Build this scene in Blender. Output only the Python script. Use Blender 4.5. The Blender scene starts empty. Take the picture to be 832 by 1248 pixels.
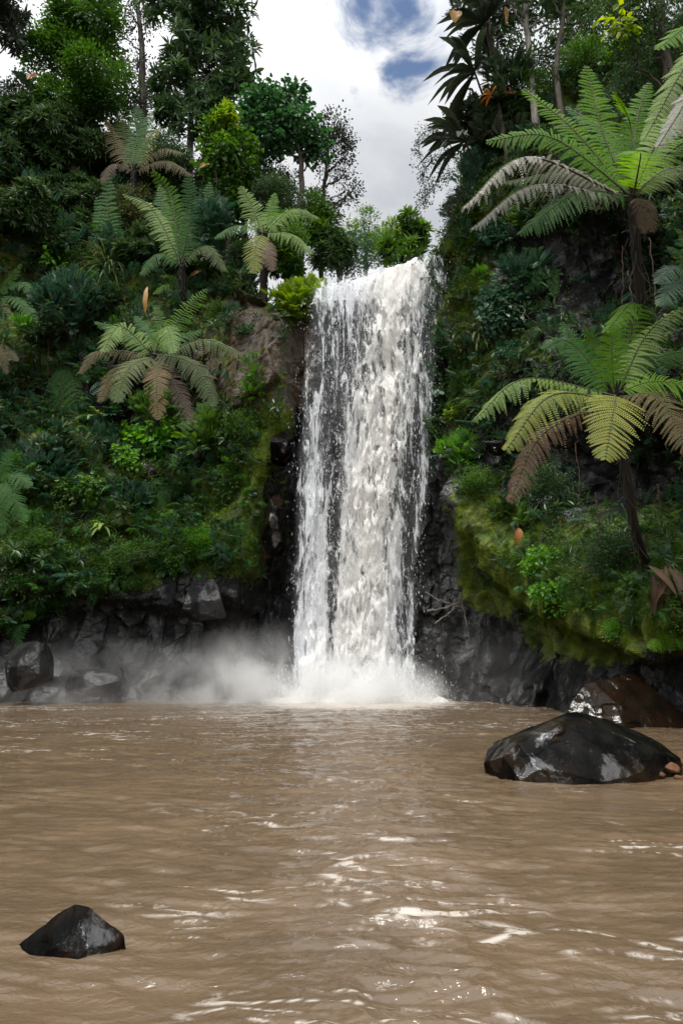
import bpy, math, random, time
import numpy as np
from mathutils import Vector
from mathutils.bvhtree import BVHTree
T0 = time.time()
rng = np.random.default_rng(7)
random.seed(7)
scn = bpy.context.scene
COL = scn.collection
R = math.radians

# ------------------------------------------------------------------ camera
CAMZ = 1.6
PITCH = math.atan((800 - 624) / 832)
CP, SP = math.cos(PITCH), math.sin(PITCH)
cam = bpy.data.cameras.new('camera'); cam.sensor_fit = 'VERTICAL'
cam.sensor_height = 36; cam.lens = 24; cam.clip_end = 2000; cam.clip_start = 0.1
co = bpy.data.objects.new('camera', cam); COL.objects.link(co)
co.location = (0, 0, CAMZ); co.rotation_euler = (math.pi / 2 + PITCH, 0, 0)
scn.camera = co

def ray(px, py):
    x = (px - 416) / 832; u = (624 - py) / 832
    return np.array([x, CP - SP * u, SP + CP * u])
def at(px, py, Y):
    d = ray(px, py); return np.array([0, 0, CAMZ]) + d * (Y / d[1])
def proj(P):
    P = np.asarray(P, float); x = P[..., 0]; y = P[..., 1]; z = P[..., 2] - CAMZ
    f = y * CP + z * SP; u = z * CP - y * SP
    f = np.where(f < 0.05, 0.05, f)
    return 416 + 832 * x / f, 624 - 832 * u / f
def mpp(P):                                   # metres per photo pixel at a point
    return (P[1] * CP + (P[2] - CAMZ) * SP) / 832

# ------------------------------------------------------------------ noise
def _h(ix, iy, iz, s):
    h = (ix.astype(np.int64) * 374761393 + iy.astype(np.int64) * 668265263 + iz.astype(np.int64) * 1274126177 + s * 974634777) & 0xffffffff
    h = ((h ^ (h >> 13)) * 1274126177) & 0xffffffff
    h = ((h ^ (h >> 16)) * 2246822519) & 0xffffffff
    return (h ^ (h >> 15)) & 0xffffffff
def perlin(p, seed=0):
    p = np.asarray(p, float); i = np.floor(p).astype(np.int64); f = p - i
    w = f * f * f * (f * (f * 6 - 15) + 10); out = 0
    for dx in (0, 1):
        for dy in (0, 1):
            for dz in (0, 1):
                h = _h(i[:, 0] + dx, i[:, 1] + dy, i[:, 2] + dz, seed)
                gx = (h & 1023) / 511.5 - 1; gy = ((h >> 10) & 1023) / 511.5 - 1; gz = ((h >> 20) & 1023) / 511.5 - 1
                d = gx * (f[:, 0] - dx) + gy * (f[:, 1] - dy) + gz * (f[:, 2] - dz)
                out = out + d * (w[:, 0] if dx else 1 - w[:, 0]) * (w[:, 1] if dy else 1 - w[:, 1]) * (w[:, 2] if dz else 1 - w[:, 2])
    return out * 1.1
def fbm(p, o=4, seed=0, ridge=False):
    s = 0; a = 1; t = 0; p = np.asarray(p, float)
    for k in range(o):
        n = perlin(p * 2 ** k + k * 7.3, seed + k)
        s = s + a * ((1 - 2 * np.abs(n)) if ridge else n); t += a; a *= .5
    return s / t
def facets(p, seed=0, tilt=1.0, k=34):              # flat broken planes, one per cell
    i = np.floor(p).astype(np.int64); best = np.zeros(len(p)) + 1e-12; val = np.zeros(len(p))
    for dx in (-1, 0, 1):
        for dy in (-1, 0, 1):
            for dz in (-1, 0, 1):
                a = _h(i[:, 0] + dx, i[:, 1] + dy, i[:, 2] + dz, seed); b = _h(i[:, 0] + dx, i[:, 1] + dy, i[:, 2] + dz, seed + 5)
                c = np.stack([(a & 1023) / 1023., ((a >> 10) & 1023) / 1023., ((a >> 20) & 1023) / 1023.], 1) + i + [dx, dy, dz]
                q = p - c; d = (q * q).sum(1)
                g = np.stack([(b & 1023) / 511.5 - 1, ((b >> 10) & 1023) / 511.5 - 1, ((b >> 20) & 1023) / 511.5 - 1], 1)
                v = (q * g).sum(1) * tilt + g[:, 0] * .5
                w_ = np.exp(-k * d); best += w_; val += w_ * v
    return val / best
def sst(a, b, x):
    t = np.clip((x - a) / (b - a), 0, 1); return t * t * (3 - 2 * t)
def unit(v):
    v = np.asarray(v, float); n = np.linalg.norm(v, axis=-1, keepdims=True); return v / np.where(n < 1e-9, 1, n)

# ------------------------------------------------------------------ mesh / object helpers
def mesh_np(name, V, F, smooth=True, attrs=None):
    V = np.asarray(V, np.float32); F = np.asarray(F, np.int32); k = F.shape[1]
    me = bpy.data.meshes.new(name); me.vertices.add(len(V)); me.vertices.foreach_set('co', V.ravel())
    me.loops.add(F.size); me.loops.foreach_set('vertex_index', F.ravel())
    me.polygons.add(len(F)); me.polygons.foreach_set('loop_start', np.arange(len(F), dtype=np.int32) * k)
    me.update(calc_edges=True)
    me.polygons.foreach_set('use_smooth', np.full(len(F), smooth))
    for n, a in (attrs or {}).items():
        me.attributes.new(n, 'FLOAT', 'POINT').data.foreach_set('value', np.asarray(a, np.float32))
    return me
def link(name, me, mat=None, parent=None, loc=None):
    o = bpy.data.objects.new(name, me); COL.objects.link(o)
    if mat is not None and me is not None:
        if not me.materials: me.materials.append(mat)
    if parent is not None: o.parent = parent
    if loc is not None: o.location = loc
    return o
def tag(o, label=None, cat=None, group=None, kind=None):
    if label: o['label'] = label
    if cat: o['category'] = cat
    if group: o['group'] = group
    if kind: o['kind'] = kind
    return o
def thing(name, label, cat, loc, group=None):
    return tag(link(name, None, loc=tuple(float(c) for c in loc)), label, cat, group)
class MB:                                     # collects triangles-as-quads with a per-vertex random value
    def __init__(s): s.V = []; s.F = []; s.A = []; s.n = 0
    def add(s, V, F, a=None):
        V = np.asarray(V, float); F = np.asarray(F, np.int64)
        if F.shape[1] == 3: F = np.concatenate([F, F[:, 2:3]], 1)   # only for pure 4-meshes
        s.V.append(V); s.F.append(F + s.n); s.n += len(V)
        s.A.append(np.full(len(V), rng.random()) if a is None else np.broadcast_to(np.asarray(a, float), (len(V),)))
    def build(s, name, mat, parent=None, smooth=True, origin=None):
        V = np.concatenate(s.V); F = np.concatenate(s.F); A = np.concatenate(s.A)
        if origin is not None: V = V - np.asarray(origin)
        return link(name, mesh_np(name, V, F, smooth, {'rnd': A}), mat, parent)
def tube(mb, pts, rad, seg=8, a=None, rough=0.0):
    pts = np.asarray(pts, float); n = len(pts); rad = np.broadcast_to(np.asarray(rad, float), (n,))
    tg = unit(np.gradient(pts, axis=0)); ref = np.array([0.3, 1, 0.1])
    s = unit(np.cross(tg, ref)); t = np.cross(tg, s)
    an = np.linspace(0, 2 * np.pi, seg, endpoint=False)
    rr = rad[:, None] * (1 + rough * rng.standard_normal((n, seg)))
    V = pts[:, None] + (s[:, None] * np.cos(an)[None, :, None] + t[:, None] * np.sin(an)[None, :, None]) * rr[..., None]
    V = V.reshape(-1, 3); F = []
    for i in range(n - 1):
        for j in range(seg):
            k = (j + 1) % seg; F.append((i * seg + j, i * seg + k, (i + 1) * seg + k, (i + 1) * seg + j))
    mb.add(V, F, a)
def path(pts, n=12, wob=0.0):                 # smooth curve through the points
    pts = np.asarray(pts, float); t = np.linspace(0, len(pts) - 1, n); out = []
    P = np.vstack([2 * pts[0] - pts[1], pts, 2 * pts[-1] - pts[-2]])
    for v in t:
        i = min(int(v), len(pts) - 2); f = v - i; a, b, c, d = P[i:i + 4]
        out.append(.5 * (2 * b + (c - a) * f + (2 * a - 5 * b + 4 * c - d) * f * f + (3 * b - a - 3 * c + d) * f ** 3))
    out = np.array(out)
    if wob: out[1:] += rng.standard_normal((n - 1, 3)) * wob
    return out

# ------------------------------------------------------------------ materials
class NT:
    def __init__(s, name):
        s.m = bpy.data.materials.new(name); s.m.use_nodes = True; s.t = s.m.node_tree; s.t.nodes.clear()
        s.out = s.n('ShaderNodeOutputMaterial')
    def n(s, typ, **kw):
        o = s.t.nodes.new(typ)
        for k, v in kw.items():
            if k.startswith('i_'):
                key = k[2:]; key = int(key) if key.isdigit() else key.replace('_', ' ')
                o.inputs[key].default_value = v
            else: setattr(o, k, v)
        return o
    def l(s, a, b): s.t.links.new(a, b)
    def math(s, op, a, b=None, c=None, clamp=False):
        o = s.n('ShaderNodeMath', operation=op, use_clamp=clamp)
        for i, v in enumerate((a, b, c)):
            if v is None: continue
            if isinstance(v, (int, float)): o.inputs[i].default_value = v
            else: s.l(v, o.inputs[i])
        return o.outputs[0]
    def mix(s, f, a, b):
        o = s.n('ShaderNodeMix', data_type='RGBA')
        for i, v in ((0, f), (6, a), (7, b)):
            if isinstance(v, (int, float)): o.inputs[i].default_value = v
            elif isinstance(v, tuple): o.inputs[i].default_value = (*v, 1)
            else: s.l(v, o.inputs[i])
        return o.outputs[2]
    def noise(s, vec, scale, detail=4, rough=.55, dist=0, col=False):
        o = s.n('ShaderNodeTexNoise'); o.inputs['Scale'].default_value = scale; o.inputs['Detail'].default_value = detail
        o.inputs['Roughness'].default_value = rough; o.inputs['Distortion'].default_value = dist
        if vec is not None: s.l(vec, o.inputs['Vector'])
        return o.outputs['Color' if col else 'Fac']
    def ramp(s, f, stops):
        o = s.n('ShaderNodeValToRGB'); e = o.color_ramp.elements
        while len(e) > len(stops): e.remove(e[-1])
        while len(e) < len(stops): e.new(.5)
        for el, (p, c) in zip(e, stops):
            el.position = p; el.color = (*c, 1) if isinstance(c, tuple) else (c, c, c, 1)
        s.l(f, o.inputs[0]); return o.outputs[0]
    def rng(s, f, a, b, c=0., d=1.):
        o = s.n('ShaderNodeMapRange', clamp=True); o.interpolation_type = 'SMOOTHSTEP'
        for i, v in zip((1, 2, 3, 4), (a, b, c, d)): o.inputs[i].default_value = v
        s.l(f, o.inputs[0]); return o.outputs[0]
    def attr(s, n):
        return s.n('ShaderNodeAttribute', attribute_name=n).outputs['Fac']
    def scaled(s, vec, sc):
        o = s.n('ShaderNodeMapping'); o.inputs['Scale'].default_value = sc; s.l(vec, o.inputs['Vector']); return o.outputs[0]

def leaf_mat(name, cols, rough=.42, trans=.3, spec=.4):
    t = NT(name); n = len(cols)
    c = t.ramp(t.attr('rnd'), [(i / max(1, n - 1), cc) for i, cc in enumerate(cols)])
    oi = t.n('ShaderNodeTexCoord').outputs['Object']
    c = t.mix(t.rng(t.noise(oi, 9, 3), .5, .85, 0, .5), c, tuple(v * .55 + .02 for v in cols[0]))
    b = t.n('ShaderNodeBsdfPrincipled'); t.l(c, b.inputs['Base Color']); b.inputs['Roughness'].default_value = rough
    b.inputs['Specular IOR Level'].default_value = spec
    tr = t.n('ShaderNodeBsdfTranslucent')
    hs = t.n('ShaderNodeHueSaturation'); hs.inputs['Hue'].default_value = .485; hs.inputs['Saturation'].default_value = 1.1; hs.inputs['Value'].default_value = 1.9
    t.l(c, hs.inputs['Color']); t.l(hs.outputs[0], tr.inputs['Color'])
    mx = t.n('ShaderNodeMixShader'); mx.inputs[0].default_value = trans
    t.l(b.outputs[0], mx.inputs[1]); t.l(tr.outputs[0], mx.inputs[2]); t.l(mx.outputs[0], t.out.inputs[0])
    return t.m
def bark_mat(name, c1, c2, scale=6, moss=0.0):
    t = NT(name); oc = t.n('ShaderNodeTexCoord').outputs['Object']; v = t.scaled(oc, (1, 1, .25))
    nz = t.noise(v, scale, 6, .65); c = t.mix(t.rng(nz, .35, .65), c1, c2)
    if moss: c = t.mix(t.rng(t.noise(oc, 2.2, 3), .5, .65, 0, moss), c, (.05, .09, .02))
    b = t.n('ShaderNodeBsdfPrincipled'); t.l(c, b.inputs['Base Color']); b.inputs['Roughness'].default_value = .85
    bp = t.n('ShaderNodeBump'); bp.inputs['Strength'].default_value = .6; bp.inputs['Distance'].default_value = .03
    t.l(nz, bp.inputs['Height']); t.l(bp.outputs[0], b.inputs['Normal']); t.l(b.outputs[0], t.out.inputs[0])
    return t.m

M = {}
M['dark'] = leaf_mat('dark_glossy_leaf', [(.016, .042, .012), (.035, .08, .02), (.07, .125, .04)], .38, .22)
M['bluedark'] = leaf_mat('blue_green_leaf', [(.018, .055, .028), (.03, .085, .045), (.06, .13, .07)], .4, .22)
M['mid'] = leaf_mat('mid_green_leaf', [(.03, .085, .01), (.055, .135, .016), (.10, .2, .025)], .48, .35)
M['bright'] = leaf_mat('bright_green_leaf', [(.06, .19, .015), (.10, .27, .025), (.16, .34, .04)], .48, .4)
M['lime'] = leaf_mat('yellow_green_leaf', [(.12, .22, .01), (.18, .29, .02), (.27, .34, .03)], .5, .4)
M['olive'] = leaf_mat('olive_leaf', [(.05, .08, .02), (.085, .11, .03), (.13, .14, .045)], .55, .25)
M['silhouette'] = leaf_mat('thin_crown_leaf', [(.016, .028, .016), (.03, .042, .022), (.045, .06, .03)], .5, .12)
M['emerald'] = leaf_mat('emerald_broad_leaf', [(.015, .06, .018), (.028, .095, .026), (.06, .16, .05)], .42, .28)
M['fern'] = leaf_mat('fern_green', [(.07, .17, .008), (.10, .23, .012), (.145, .28, .02)], .6, .45, spec=.2)
M['fernpale'] = leaf_mat('fern_pale_green', [(.12, .2, .05), (.17, .26, .065), (.24, .32, .09)], .6, .3, spec=.2)
M['ferndeep'] = leaf_mat('fern_deep_green', [(.022, .085, .014), (.04, .125, .02), (.06, .17, .03)], .6, .35, spec=.25)
M['fernyellow'] = leaf_mat('fern_yellowing', [(.15, .19, .035), (.23, .25, .05), (.27, .23, .07)], .6, .3, spec=.2)
M['fernbrown'] = leaf_mat('fern_browned', [(.07, .062, .028), (.115, .09, .04), (.17, .125, .055)], .65, .2, spec=.2)
M['ferngrey'] = leaf_mat('fern_withered_grey', [(.2, .19, .16), (.3, .28, .24), (.42, .4, .35)], .6, .15)
M['fernolive'] = leaf_mat('fern_old_olive', [(.06, .085, .03), (.09, .125, .04), (.13, .165, .055)], .6, .25, spec=.2)
M['mossleaf'] = leaf_mat('moss_fuzz', [(.05, .085, .010), (.10, .15, .016), (.19, .235, .028)], .8, .25, spec=.1)
M['orange'] = leaf_mat('orange_dead_leaf', [(.26, .09, .025), (.36, .15, .04), (.42, .24, .07)], .5, .3)
M['rust'] = leaf_mat('rust_dead_leaf', [(.045, .025, .015), (.085, .045, .024), (.14, .075, .035)], .7, .15)
M['trunk'] = bark_mat('dark_bark', (.03, .022, .016), (.085, .065, .05), 8)
M['palebark'] = bark_mat('pale_bark', (.16, .14, .12), (.36, .33, .28), 7)
M['fernbark'] = bark_mat('fibrous_fern_trunk', (.008, .006, .005), (.03, .02, .013), 14)
M['root'] = bark_mat('hanging_root', (.035, .02, .014), (.12, .07, .045), 10)
M['twig'] = bark_mat('bare_wood', (.06, .05, .04), (.2, .17, .14), 12)
M['rachis'] = bark_mat('frond_rachis', (.03, .03, .012), (.08, .09, .03), 12)

def rock_mat(name, cliff=False, wetter=.3, brown=.0):
    t = NT(name); oc = t.n('ShaderNodeTexCoord').outputs['Object']
    n1 = t.noise(oc, 1.1, 8, .6); n2 = t.noise(oc, 6, 6, .6); n3 = t.noise(oc, 26, 5, .6)
    rock = t.mix(t.rng(n1, .35, .7), (.006, .006, .0065), (.020, .019, .0185))
    rock = t.mix(t.rng(n2, .55, .78, 0, .6), rock, (.045, .042, .040))
    if brown: rock = t.mix(t.rng(t.noise(oc, 2.3, 5), .45, .62, 0, brown), rock, (.07, .032, .012))
    wet = t.rng(t.noise(t.scaled(oc, (1, 1, .5)), 1.5, 5), .44, .56)
    rough = t.math('SUBTRACT', .6, t.math('MULTIPLY', wet, wetter))
    h = t.math('ADD', t.math('MULTIPLY', n2, .7), t.math('MULTIPLY', n3, .3))
    if cliff:
        soil = t.attr('soil'); moss = t.attr('moss')
        sc = t.mix(t.rng(n2, .35, .65), (.04, .029, .018), (.10, .072, .046))
        sc = t.mix(t.rng(n1, .5, .65, 0, .7), sc, (.10, .09, .08))
        col = t.mix(t.rng(t.math('ADD', soil, t.math('MULTIPLY', t.math('SUBTRACT', n2, .5), .9)), .35, .6), rock, sc)
        mk = t.rng(t.math('ADD', moss, t.math('MULTIPLY', t.math('SUBTRACT', t.noise(oc, 3.2, 7, .7), .5), 1.6)), .4, .62)
        mc = t.mix(t.rng(t.noise(oc, 2.0, 4), .35, .68), (.04, .065, .010), (.15, .19, .022))
        mc = t.mix(t.rng(n3, .45, .7), mc, (.05, .08, .010))
        mc = t.mix(t.rng(t.noise(oc, 1.3, 6, .7), .54, .66, 0, .75), mc, (.045, .034, .018))
        col = t.mix(mk, col, mc)
        rough = t.math('MAXIMUM', rough, t.math('MAXIMUM', t.math('MULTIPLY', mk, .9), t.math('MULTIPLY', soil, .75)))
    else: col = rock
    b = t.n('ShaderNodeBsdfPrincipled'); t.l(col, b.inputs['Base Color']); t.l(rough, b.inputs['Roughness']); t.l(t.math('ADD', .12, t.math('MULTIPLY', wet, .5)), b.inputs['Specular IOR Level'])
    bp = t.n('ShaderNodeBump'); bp.inputs['Strength'].default_value = .9; bp.inputs['Distance'].default_value = .09
    t.l(h, bp.inputs['Height']); t.l(bp.outputs[0], b.inputs['Normal']); t.l(b.outputs[0], t.out.inputs[0])
    return t.m
M['cliff'] = rock_mat('mossy_wet_cliff', True, .42)
M['boulder'] = rock_mat('wet_boulder_rock', False, .4)

def wet_boulder_mat(name, c0, c1, brown, rmin=.12):
    t = NT(name); oc = t.n('ShaderNodeTexCoord').outputs['Object']
    n1 = t.noise(oc, 2.2, 8, .6); n2 = t.noise(oc, 9, 6, .65); n3 = t.noise(oc, 34, 4, .6)
    c = t.mix(t.rng(n1, .4, .62), c0, c1)
    c = t.mix(t.rng(t.noise(oc, 1.6, 5), .46, .6, 0, .9), c, brown)
    c = t.mix(t.rng(t.noise(oc, 5, 5), .66, .74, 0, .6), c, (.03, .05, .01))
    b = t.n('ShaderNodeBsdfPrincipled'); t.l(c, b.inputs['Base Color'])
    t.l(t.rng(n2, .4, .7, rmin, .2), b.inputs['Roughness'])
    gl = t.noise(oc, 1.5, 7, .68, .5); t.l(t.rng(gl, .51, .57, .03, .75), b.inputs['Specular IOR Level'])
    bp = t.n('ShaderNodeBump'); bp.inputs['Strength'].default_value = .3; bp.inputs['Distance'].default_value = .05
    t.l(t.math('ADD', t.math('MULTIPLY', n2, .8), t.math('MULTIPLY', n3, .2)), bp.inputs['Height'])
    t.l(bp.outputs[0], b.inputs['Normal']); t.l(b.outputs[0], t.out.inputs[0]); return t.m
M['wetrock'] = wet_boulder_mat('black_wet_rock', (.003, .003, .003), (.009, .0085, .008), (.014, .008, .004), .08)
M['redstone'] = wet_boulder_mat('reddish_stone', (.10, .05, .03), (.16, .08, .045), (.12, .06, .03), .3)
M['wetbrown'] = wet_boulder_mat('brown_wet_rock', (.008, .006, .004), (.016, .010, .006), (.016, .008, .004), .1)

# ------------------------------------------------------------------ cliff (one sheet of terrain round the pool)
KEYS = [  # base x, y, back direction, profile of (setback, z)
 ((-34, -6), (-1, 0), [0, 0, 1, 2, 4, 6, 8, 12, 30], [-2, 0, 3, 6, 10, 14, 18, 29, 38]),
 ((-24, 10), (-.95, .3), [0, 0, 1, 2, 4, 6, 8, 12, 30], [-2, 0, 3, 6, 10, 14, 18, 29, 38]),
 ((-17, 19.5), (-.75, .66), [0, 0, .8, 2, 4, 5.5, 7, 10.5, 30], [-2, 0, 3, 6, 10, 14, 18, 30, 38]),
 ((-12.5, 24), (-.4, .92), [0, 0, .8, 2, 3.6, 4.8, 6, 10, 30], [-2, 0, 3, 6, 10, 14, 18, 30, 38]),
 ((-7.5, 25.6), (-.2, .98), [0, 0, .7, 1.6, 2.4, 3.1, 4.2, 8, 30], [-2, 0, 3, 6, 10, 14, 18, 28, 35]),
 ((-4.6, 25.9), (-.15, .99), [0, 0, .2, .5, 1.0, 1.5, 2.3, 7, 30], [-2, 0, 3, 6, 10, 14, 17.4, 22, 27]),
 ((-2.6, 26.8), (-.1, .99), [0, 0, .1, .2, .3, .5, 1.1, 8, 30], [-2, 0, 3, 6, 10, 14, 16.8, 17.5, 19]),
 ((0.5, 27.0), (0, 1), [0, 0, .1, .1, .2, .3, .8, 8, 30], [-2, 0, 3, 6, 10, 14, 17.2, 17.5, 18.5]),
 ((3.6, 27.0), (.05, 1), [0, 0, .1, .2, .3, .4, .8, 8, 30], [-2, 0, 3, 6, 10, 14, 18, 18.4, 19.5]),
 ((4.2, 26.0), (.85, .5), [0, 0, .1, .2, .5, .7, 1.0, 2, 30], [-2, 0, 3, 6, 10, 14, 19, 25, 32]),
 ((5.6, 23.6), (.8, .6), [0, 0, .1, .3, .8, 1.2, 1.8, 3, 28], [-2, 0, 3, 6, 10, 14, 19, 25, 32]),
 ((7.0, 20.0), (.85, .5), [0, 0, .2, .7, 1.5, 2.0, 2.8, 4.5, 26], [-2, 0, 3, 6, 10, 14, 19, 24, 30]),
 ((8.6, 16.6), (.9, .4), [0, 0, .3, 1.2, 2.0, 2.6, 3.6, 6, 26], [-2, 0, 3, 6, 10, 14, 19, 24, 30]),
 ((12, 11), (.92, .36), [0, 0, .3, 1.0, 2, 3, 4, 6, 26], [-2, 0, 3, 6, 10, 14, 19, 24, 30]),
 ((18, 3), (.95, .3), [0, 0, .3, 1.0, 2, 3, 4, 6, 26], [-2, 0, 3, 6, 10, 14, 19, 24, 30]),
 ((26, -8), (1, 0), [0, 0, .3, 1.0, 2, 3, 4, 6, 26], [-2, 0, 3, 6, 10, 14, 19, 24, 30]),
]
def catmull(A, t):
    A = np.asarray(A, float); i = np.clip(np.floor(t).astype(int), 0, len(A) - 2); f = (t - i).reshape(-1, *([1] * (A.ndim - 1)))
    P = np.concatenate([A[:1] * 2 - A[1:2], A, A[-1:] * 2 - A[-2:-1]]); a, b, c, d = P[i], P[i + 1], P[i + 2], P[i + 3]
    return .5 * (2 * b + (c - a) * f + (2 * a - 5 * b + 4 * c - d) * f * f + (3 * b - a - 3 * c + d) * f ** 3)
def lin(A, t):
    A = np.asarray(A, float); i = np.clip(np.floor(t).astype(int), 0, len(A) - 2); f = (t - i).reshape(-1, *([1] * (A.ndim - 1)))
    return A[i] * (1 - f) + A[i + 1] * f
base = np.array([k[0] for k in KEYS], float); seglen = np.r_[0, np.cumsum(np.linalg.norm(np.diff(base, axis=0), axis=1))]
NU = 900
# finer spacing where the camera sees it
sS = np.linspace(0, seglen[-1], 4000); tk = np.interp(sS, seglen, np.arange(len(KEYS)))
wgt = np.where((tk > 2) & (tk < 12.8), 4., 1.); cw = np.cumsum(wgt); tU = np.interp(np.linspace(cw[0], cw[-1], NU), cw, tk)
B2 = catmull(base, tU); N2 = unit(lin([k[1] for k in KEYS], tU)); SB = lin([k[2] for k in KEYS], tU); ZZ = lin([k[3] for k in KEYS], tU)
tv = np.concatenate([np.linspace(0, 1, 12, endpoint=False), np.linspace(1, 6, 340, endpoint=False), np.linspace(6, 7, 70, endpoint=False), np.linspace(7, 8, 60)])
NV = len(tv); iv = np.clip(tv.astype(int), 0, 7); fv = tv - iv
def pchip_like(A):                            # smooth along the profile
    return A[:, iv] * (1 - fv) + A[:, iv + 1] * fv
sb = pchip_like(SB); zz = pchip_like(ZZ)
P = np.zeros((NU, NV, 3)); P[..., 0] = B2[:, None, 0] + N2[:, None, 0] * sb; P[..., 1] = B2[:, None, 1] + N2[:, None, 1] * sb; P[..., 2] = zz
out = np.zeros_like(P); out[..., 0] = -N2[:, None, 0]; out[..., 1] = -N2[:, None, 1]
gr = sst(16, 24, P[..., 2]); out[..., 2] = gr * .8; out = unit(out)
Q = P.reshape(-1, 3); O = out.reshape(-1, 3)
fallm = sst(-3.0, -2.2, Q[:, 0]) * (1 - sst(4.0, 4.5, Q[:, 0])) * sst(25.5, 26.5, Q[:, 1])      # wall behind the water: calmer
amp = 1 - .75 * fallm
d = 1.0 * fbm(Q * [.16, .16, .16], 3, 11) * amp
d += .55 * facets(Q * [.42, .42, .5] + .12 * fbm(Q * .7, 2, 5)[:, None], 3, .9) * amp
d += .30 * facets(Q * [1.2, 1.2, .62] + .1 * fbm(Q * 2, 2, 8)[:, None], 9, .9) * (.4 + .6 * amp)
d += .05 * facets(Q * 3.6, 21, .9) + .05 * fbm(Q * 5, 3, 2)
# right overhang: mossy outcrop over a recess
side_r = sst(3.9, 4.6, Q[:, 0]) * (Q[:, 1] < 30)
zb = np.interp(Q[:, 0], [3.8, 4.4, 5.2, 6.0, 7.3, 8.6, 12], [8.6, 7.6, 4.7, 3.2, 1.9, 1.4, 1.0]) + .5 * fbm(Q * .6, 2, 31)
under = (1 - sst(zb - .25, zb + .35, Q[:, 2])) * side_r
d -= 1.2 * under * sst(-1, .5, zb)
d += 1.5 * side_r * (1 - sst(-.5, 3.6, Q[:, 2])) * (Q[:, 1] > 17)
d += side_r * .35 * fbm(Q * 1.6, 3, 35) * sst(zb - 1, zb + 1, Q[:, 2])
d += side_r * .9 * np.exp(-((Q[:, 2] - zb - 1.6) / 1.9) ** 2)
# left spur: mossy ridge beside the fall, dark recess between it and the water
xr = np.interp(Q[:, 2], [0, 4, 8, 11, 15], [-4.6, -4.1, -3.5, -2.8, -3.0])
left_f = (Q[:, 0] < -1.6) * (Q[:, 1] < 30) * (1 - sst(15, 17, Q[:, 2]))
d += left_f * 1.1 * np.exp(-((Q[:, 0] - xr) / .75) ** 2) * sst(1.5, 4.5, Q[:, 2])
d -= left_f * .5 * np.exp(-((Q[:, 0] - (xr + 1.3)) / .6) ** 2)
# left foot: recess under the moss line
zl = 3.4 + 1.1 * fbm(Q * [.35, .35, .1], 2, 41)
d += (Q[:, 0] < -3.0) * .7 * (1 - sst(-.5, 2.5, Q[:, 2]))
d -= (Q[:, 0] < -3.2) * .8 * (1 - sst(zl - .3, zl + .4, Q[:, 2])) * (1 - fallm)
Q_p = proj(Q)
def cave(cx, cy, rx, ry): return np.exp(-(((Q_p[0] - cx) / rx) ** 2 + ((Q_p[1] - cy) / ry) ** 2) ** 1.5) * (Q[:, 1] > 8) * (Q[:, 1] < 33)
d -= 3.0 * cave(725, 330, 85, 70) + 2.6 * cave(755, 565, 95, 65) + 2.4 * cave(195, 500, 65, 60) + 1.6 * cave(30, 345, 60, 50) + 1.5 * cave(50, 480, 60, 45) + 1.2 * cave(200, 600, 45, 25)
Q = Q + O * d[:, None]
QP = proj(Q)
# colours by place: soil and moss; hollows stripped of moss to deepen their shade
n_l = fbm(Q * .5, 3, 51); n_s = fbm(Q * 1.5, 3, 52)
def ell(cx, cy, rx, ry, soft=.35):
    r = np.sqrt(((QP[0] - cx) / rx) ** 2 + ((QP[1] - cy) / ry) ** 2) + .35 * n_s
    return 1 - sst(1 - soft, 1 + soft, r)
vis = Q[:, 1] < 34
soil = np.maximum.reduce([ell(320, 425, 62, 95), ell(270, 455, 40, 60), ell(250, 600, 60, 30) * .7, ell(300, 655, 35, 50) * .8, ell(600, 380, 22, 80) * .9, ell(585, 300, 30, 60) * .7, ell(645, 650, 20, 25) * .6]) * vis
zl2 = sst(zl - .2, zl + 1.0, Q[:, 2])
moss = (.55 + .5 * n_l) * zl2 * (Q[:, 0] < -2.6)
moss = np.maximum(moss, side_r * (1 - under) * (.62 + .5 * n_l))
moss = np.where((Q[:, 0] > -2.7) & (Q[:, 0] < 3.9) & (Q[:, 1] > 25), 0, moss)
moss = np.maximum(moss, np.maximum.reduce([ell(335, 520, 26, 40) * 1.1, ell(310, 600, 22, 60), ell(590, 650, 35, 70) * 1.2, ell(560, 330, 22, 60), ell(610, 710, 50, 40) * 1.1, ell(730, 760, 90, 50)]) * vis)
moss = moss - .8 * np.maximum.reduce([ell(330, 420, 45, 80), ell(440, 600, 85, 300), ell(335, 640, 16, 90), ell(720, 530, 130, 85) * 1.6, ell(730, 330, 110, 95) * 1.6, ell(195, 490, 70, 70) * 1.5, ell(255, 735, 60, 45) * .8]) * vis
idx = np.arange(NU * NV).reshape(NU, NV)
F = np.stack([idx[:-1, :-1], idx[1:, :-1], idx[1:, 1:], idx[:-1, 1:]], -1).reshape(-1, 4)
cme = mesh_np('cliff', Q, F, False, {'soil': soil, 'moss': np.clip(moss, -1, 1.3)})
tag(link('cliff', cme, M['cliff']), 'dark wet basalt cliff around the pool, mossy and earthy above', None, None, 'structure')
SUB = idx[::2, ::2]
BF = np.stack([SUB[:-1, :-1], SUB[1:, :-1], SUB[1:, 1:], SUB[:-1, 1:]], -1).reshape(-1, 4)
BV = BVHTree.FromPolygons(Q.tolist(), BF.tolist())
def hit(px, py):
    for k in range(40):
        d_ = Vector(ray(px, py + 8 * k)).normalized(); r = BV.ray_cast(Vector((0, 0, CAMZ)), d_, 200)
        if r[0] is not None: break
    n = np.array(r[1]); dd = np.array(d_)
    if n @ dd > 0: n = -n
    return np.array(r[0]), n
def ground(x, y):
    r = BV.ray_cast(Vector((x, y, 60)), Vector((0, 0, -1)), 100)
    return r[0][2] if r[0] is not None else 20.0
print('cliff', time.time() - T0)

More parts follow.
